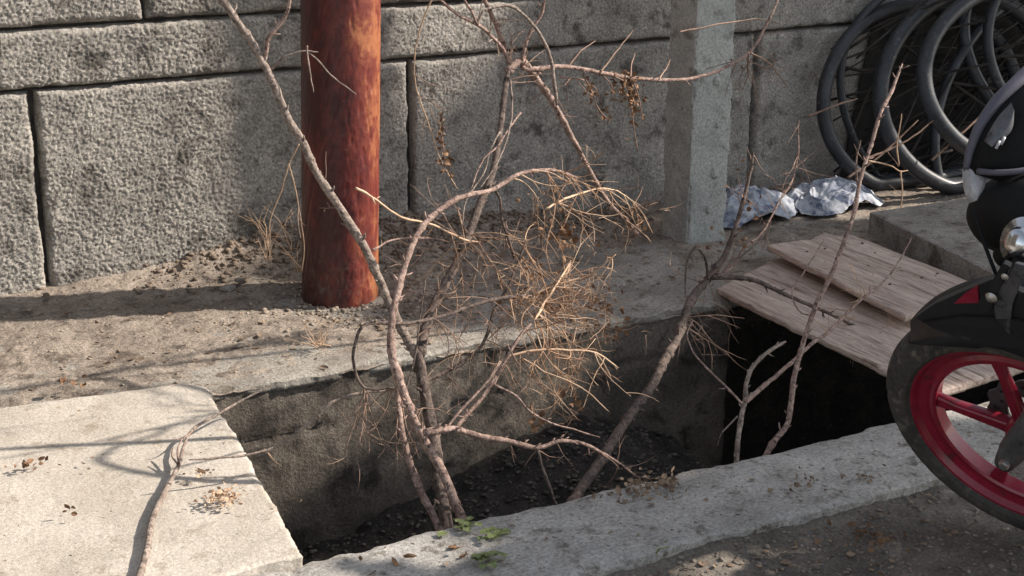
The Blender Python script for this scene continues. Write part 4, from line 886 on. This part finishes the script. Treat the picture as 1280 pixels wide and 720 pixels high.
cw = part('front_cowl', shell([[(1206, 214, 2.86), (1210, 190, 2.86), (1222, 158, 2.86), (1243, 127, 2.87), (1268, 104, 2.88), (1300, 76, 2.9)], [(1300, 240, 2.84), (1330, 220, 2.84), (1350, 190, 2.84), (1360, 150, 2.85), (1370, 110, 2.86), (1380, 60, 2.9)]], 0, 0, .05), M['matt'], mc, False)
sm = cw.modifiers.new('thick', 'SOLIDIFY'); sm.thickness = .004; sm.offset = -1
ln_ = part('lens', shell([[(1204, 206, 2.862), (1203, 222, 2.862), (1206, 242, 2.862), (1212, 254, 2.862)], [(1226, 214, 2.84), (1232, 222, 2.84), (1230, 236, 2.84), (1222, 250, 2.84)]], 0, 0, .012, 12, 10), M['lens'], cw, True, 'small clear lens')
part('cowl_edge', tube(cr(np.array([dep(x, y, d) for x, y, d in [(1208, 212, 2.855), (1213, 188, 2.852), (1225, 158, 2.85), (1246, 128, 2.852), (1272, 104, 2.86), (1304, 76, 2.88)]]), 30), np.linspace(.007, .019, 30), 10), M['cowl_band'], cw)
part('cowl_rib', tube(cr(np.array([dep(x, y, d) for x, y, d in [(1222, 214, 2.83), (1250, 216, 2.80), (1285, 212, 2.79), (1320, 200, 2.79)]]), 20), .006, 8), M['cowl_band'], cw)
part('cowl_inlay', shell([[(1230, 176, 2.82), (1246, 148, 2.82), (1264, 128, 2.82)], [(1240, 184, 2.80), (1264, 164, 2.80), (1268, 138, 2.80)]], 0, 0, .01, 10, 8), M['castmetal'], cw)
for k, (x, y) in enumerate([(1247, 181), (1253, 176)]): part('decal', tube([dep(x-2, y+5, 2.79), dep(x+3, y-5, 2.79)], [.003, .003], 6), M['lens'], cw)
part('brake_hose', tube(cr(np.array([WC-WN*.055+WX*.08+WZ*.09, WC-WN*.07+WX*.02+WZ*.20, WC+WN*.02+WX*.06+WZ*.36, WC+WN*.05+WX*.16+WZ*.55]), 24), .004, 8), M['matt'], mc)
part('cable', tube(cr(np.array([dep(1215, 262, 2.80), dep(1240, 330, 2.78), dep(1262, 380, 2.80), dep(1290, 430, 2.82)]), 20), .0035, 8), M['matt'], mc)
for x, y in ((1256, 346),): part('bolt', lathe([(0, .004), (.004, .004), (.006, .001), (.007, 0)], onf(x, y, .088), WN, 12), M['bolt'], mc)
ft = WC+FD*.56
for s_ in (1, -1): part('headlight_bracket', tube(cr(np.array([ft+WN*.068*s_, (ft+nc)/2+WN*.06*s_, nc+WN*.05*s_]), 10), .011, 8), M['matt'], mc)
part('cowl_stay', tube(cr(np.array([nc+[0, 0, .08], nc+[.02, -.02, .14], dep(1330, 160, 2.87)]), 10), .010, 8), M['matt'], mc)
# the rest of the machine, outside the picture
hd = np.array([.10, -1, 0]); hd /= np.linalg.norm(hd); top = WC+FD*.66; top[2] = .88
bx = lambda s, z: np.array([WC[0]+.10, WC[1], 0])+hd*s+np.array([.12*z-.0, 0, z])
part('steering_stem', tube([WC+FD*.45, top, top+np.array([0, 0, .04])], [.03, .028, .02], 14), M['castmetal'], mc)
hb = [top+np.array([.36, -.16, .10]), top+np.array([.2, .0, .1]), top, top+np.array([-.12, -.18, .1]), top+np.array([-.14, -.38, .09])]
hb = [top+v for v in (np.array([.33, .02, .10]), np.array([.14, .03, .09]), np.array([0, 0, .06]), np.array([.06, -.05, .09]), np.array([.08, -.30, .08]))]
part('handlebar', tube(cr(np.array(hb), 30), .011, 10), M['black'], mc)
part('frame', tube(cr(np.array([bx(.30, .80), bx(.5, .62), bx(.8, .50), bx(1.05, .55), bx(1.4, .72)]), 30), .022, 12), M['black'], mc)
part('engine', join([blob(bx(.62, .36), (.13, .17, .13), None, 3, .1, 3, 1), blob(bx(.45, .42), (.07, .12, .08), None, 3, .2, 5, 2)]), M['castmetal'], mc)
part('body_panel', join([blob(bx(.42, .62), (.07, .20, .13), None, 4, .05, 2, 3), blob(bx(1.1, .66), (.09, .38, .10), None, 4, .05, 2, 4)]), M['cowl'], mc)
part('seat', blob(bx(.95, .79), (.12, .36, .05), None, 4, .04, 2, 5), M['black'], mc)
rw = bx(1.25, 0)+np.array([.03, 0, .25]); axr = _n(np.cross(hd, [.13, 0, 1]))
part('rear_tyre', lathe([(r, h*1.2) for r, h in prof], rw, axr, 96), M['tyre'], mc)
part('rear_rim', lathe(rp, rw, axr, 64), M['red'], mc)
part('exhaust', tube(cr(np.array([bx(.5, .25)+[.12, 0, 0], bx(.8, .18)+[.14, 0, 0], bx(1.1, .28)+[.15, 0, 0], bx(1.5, .40)+[.16, 0, 0]]), 24), np.linspace(.018, .045, 24), 14), M['castmetal'], mc)
part('side_stand', tube([bx(.75, .22), np.array([bx(.75, 0)[0]-.22, bx(.75, 0)[1], -.02])], [.011, .009], 10), M['steel'], mc)

# ------------------------------------------------------------------ unseen tree added to the right, crown leaves set where shade is wanted
TB = np.array([-SUN_AZ[1], SUN_AZ[0]]); TT = math.tan(SUN_EL)
def uv(p): D = p[0]*SUN_AZ[0]+p[1]*SUN_AZ[1]; return (p[0]*TB[0]+p[1]*TB[1], p[2]-TT*D)
def samp(x0, y0, x1, y1, fn, st=14):
    return [uv(fn(x, y)) for x in np.arange(x0, x1+.1, st) for y in np.arange(y0, y1+.1, st)]
Wl = lambda x, y: ony(x, y, 4.42); Gr = lambda x, y: onz(x, y, 0.); Fw = lambda x, y: ony(x, y, DR1)
LIT = samp(0, 0, 290, 320, Wl) + samp(290, 0, 380, 110, Wl) + samp(480, 0, 600, 110, Wl) + samp(600, 0, 640, 20, Wl)
LIT += samp(400, 0, 460, 380, lambda x, y: ony(x, y, 3.9)) + samp(0, 380, 420, 445, Gr) + samp(0, 470, 240, 719, Gr) + samp(240, 600, 370, 719, Gr) + samp(380, 680, 580, 719, Gr)
LIT += samp(285, 490, 400, 600, Fw) + samp(560, 440, 700, 520, Fw)
LIT += samp(600, 240, 790, 430, lambda x, y: ony(x, y, 2.98)) + samp(480, 230, 640, 560, lambda x, y: ony(x, y, 2.85)) + samp(540, 430, 770, 560, lambda x, y: ony(x, y, 2.64))
LIT += samp(660, 80, 860, 110, lambda x, y: ony(x, y, 3.42)) + samp(680, 100, 780, 270, lambda x, y: ony(x, y, 3.36)) + samp(1050, 80, 1120, 300, lambda x, y: ony(x, y, 2.8))
LIT += samp(840, 700, 1000, 715, lambda x, y: onz(x, y, -.03)) + samp(780, 590, 850, 602, Gr)
SHD = samp(660, 20, 1279, 240, Wl) + samp(600, 40, 660, 240, Wl) + samp(305, 140, 370, 270, Wl) + samp(480, 155, 660, 250, Wl)
SHD += samp(500, 290, 1279, 390, Gr) + samp(640, 560, 780, 680, Gr) + samp(860, 560, 1279, 640, Gr) + samp(740, 640, 830, 719, Gr) + samp(840, 640, 1279, 690, Gr)
SHD += samp(430, 540, 540, 640, Fw) + samp(760, 410, 1100, 560, Fw) + samp(835, 0, 915, 300, lambda x, y: ony(x, y, 3.93)) + samp(900, 300, 1250, 460, Gr)
SHD += samp(730, 400, 860, 600, lambda x, y: ony(x, y, 2.8))
LIT = np.array(LIT); SHD = np.array(SHD)
cells = []
for u in np.arange(2.0, 5.7, .045):
    for v in np.arange(-2.3, .75, .045):
        dl = np.min((LIT[:, 0]-u)**2+(LIT[:, 1]-v)**2)**.5; ds_ = np.min((SHD[:, 0]-u)**2+(SHD[:, 1]-v)**2)**.5
        if ds_ < .16 and dl > .055 and dl > ds_*.9: cells.append((u, v))
tr = thing('unseen_shade_tree', (6.6, 1.4, 0), 'unseen leafy tree added to the right, crown shaped to shade the drain', 'tree')
r_ = np.random.default_rng(5); cl = []; mids = []
for (u, v) in cells:
    for _ in range(7):
        uu = u+r_.normal()*.022; vv = v+r_.normal()*.022
        D0 = max(3.6, (1.62-vv)/TT); D = D0+r_.random()**.8*1.3; z = vv+TT*D
        p = np.array([SUN_AZ[0]*D+TB[0]*uu, SUN_AZ[1]*D+TB[1]*uu, z])
        d = _n(r_.normal(size=3)); n_ = _n(np.array(sd)+r_.normal(size=3)*.6); d = _n(np.cross(n_, d)); e = np.cross(n_, d); L = r_.uniform(.035, .06); 
        cl.append(np.array([p-d*L, p+e*L*.45+n_*L*.1, p+d*L, p-e*L*.45+n_*L*.1])); 
    if r_.random() < .02: mids.append(p)
nl = len(cl); part('crown', (np.vstack(cl), np.arange(nl*4).reshape(nl, 4)), M['green'], tr, False, kind='stuff')
tk = np.array([6.6, 1.4, 0.]); fork = np.array([6.2, 1.7, 2.3])
part('trunk', tube(cr(np.array([tk-[0, 0, .1], tk+[.02, .02, .8], tk+[-.1, .1, 1.6], fork]), 24), np.linspace(.14, .08, 24), 14), M['bark_dark'], tr)
for k, p in enumerate(mids): part('limb', tube(cr(np.array([fork, (fork+p)/2+r_.normal(size=3)*.12, p]), 14), np.linspace(.035, .006, 14), 7), M['bark_dark'], tr)
sw = thing('sky_blocking_wall', (-.42, 3.5, 0), 'unseen dark wall added at the left to block sky light', 'wall')  # added out of view to darken the left sides of pipe and post
part('wall_body', slab([(-.52, 2.55), (-.32, 2.55), (-.32, 4.36), (-.52, 4.36)], 2.8, 2.86, 6, 30, .01, 5, .01), M['mortar'], sw, False)
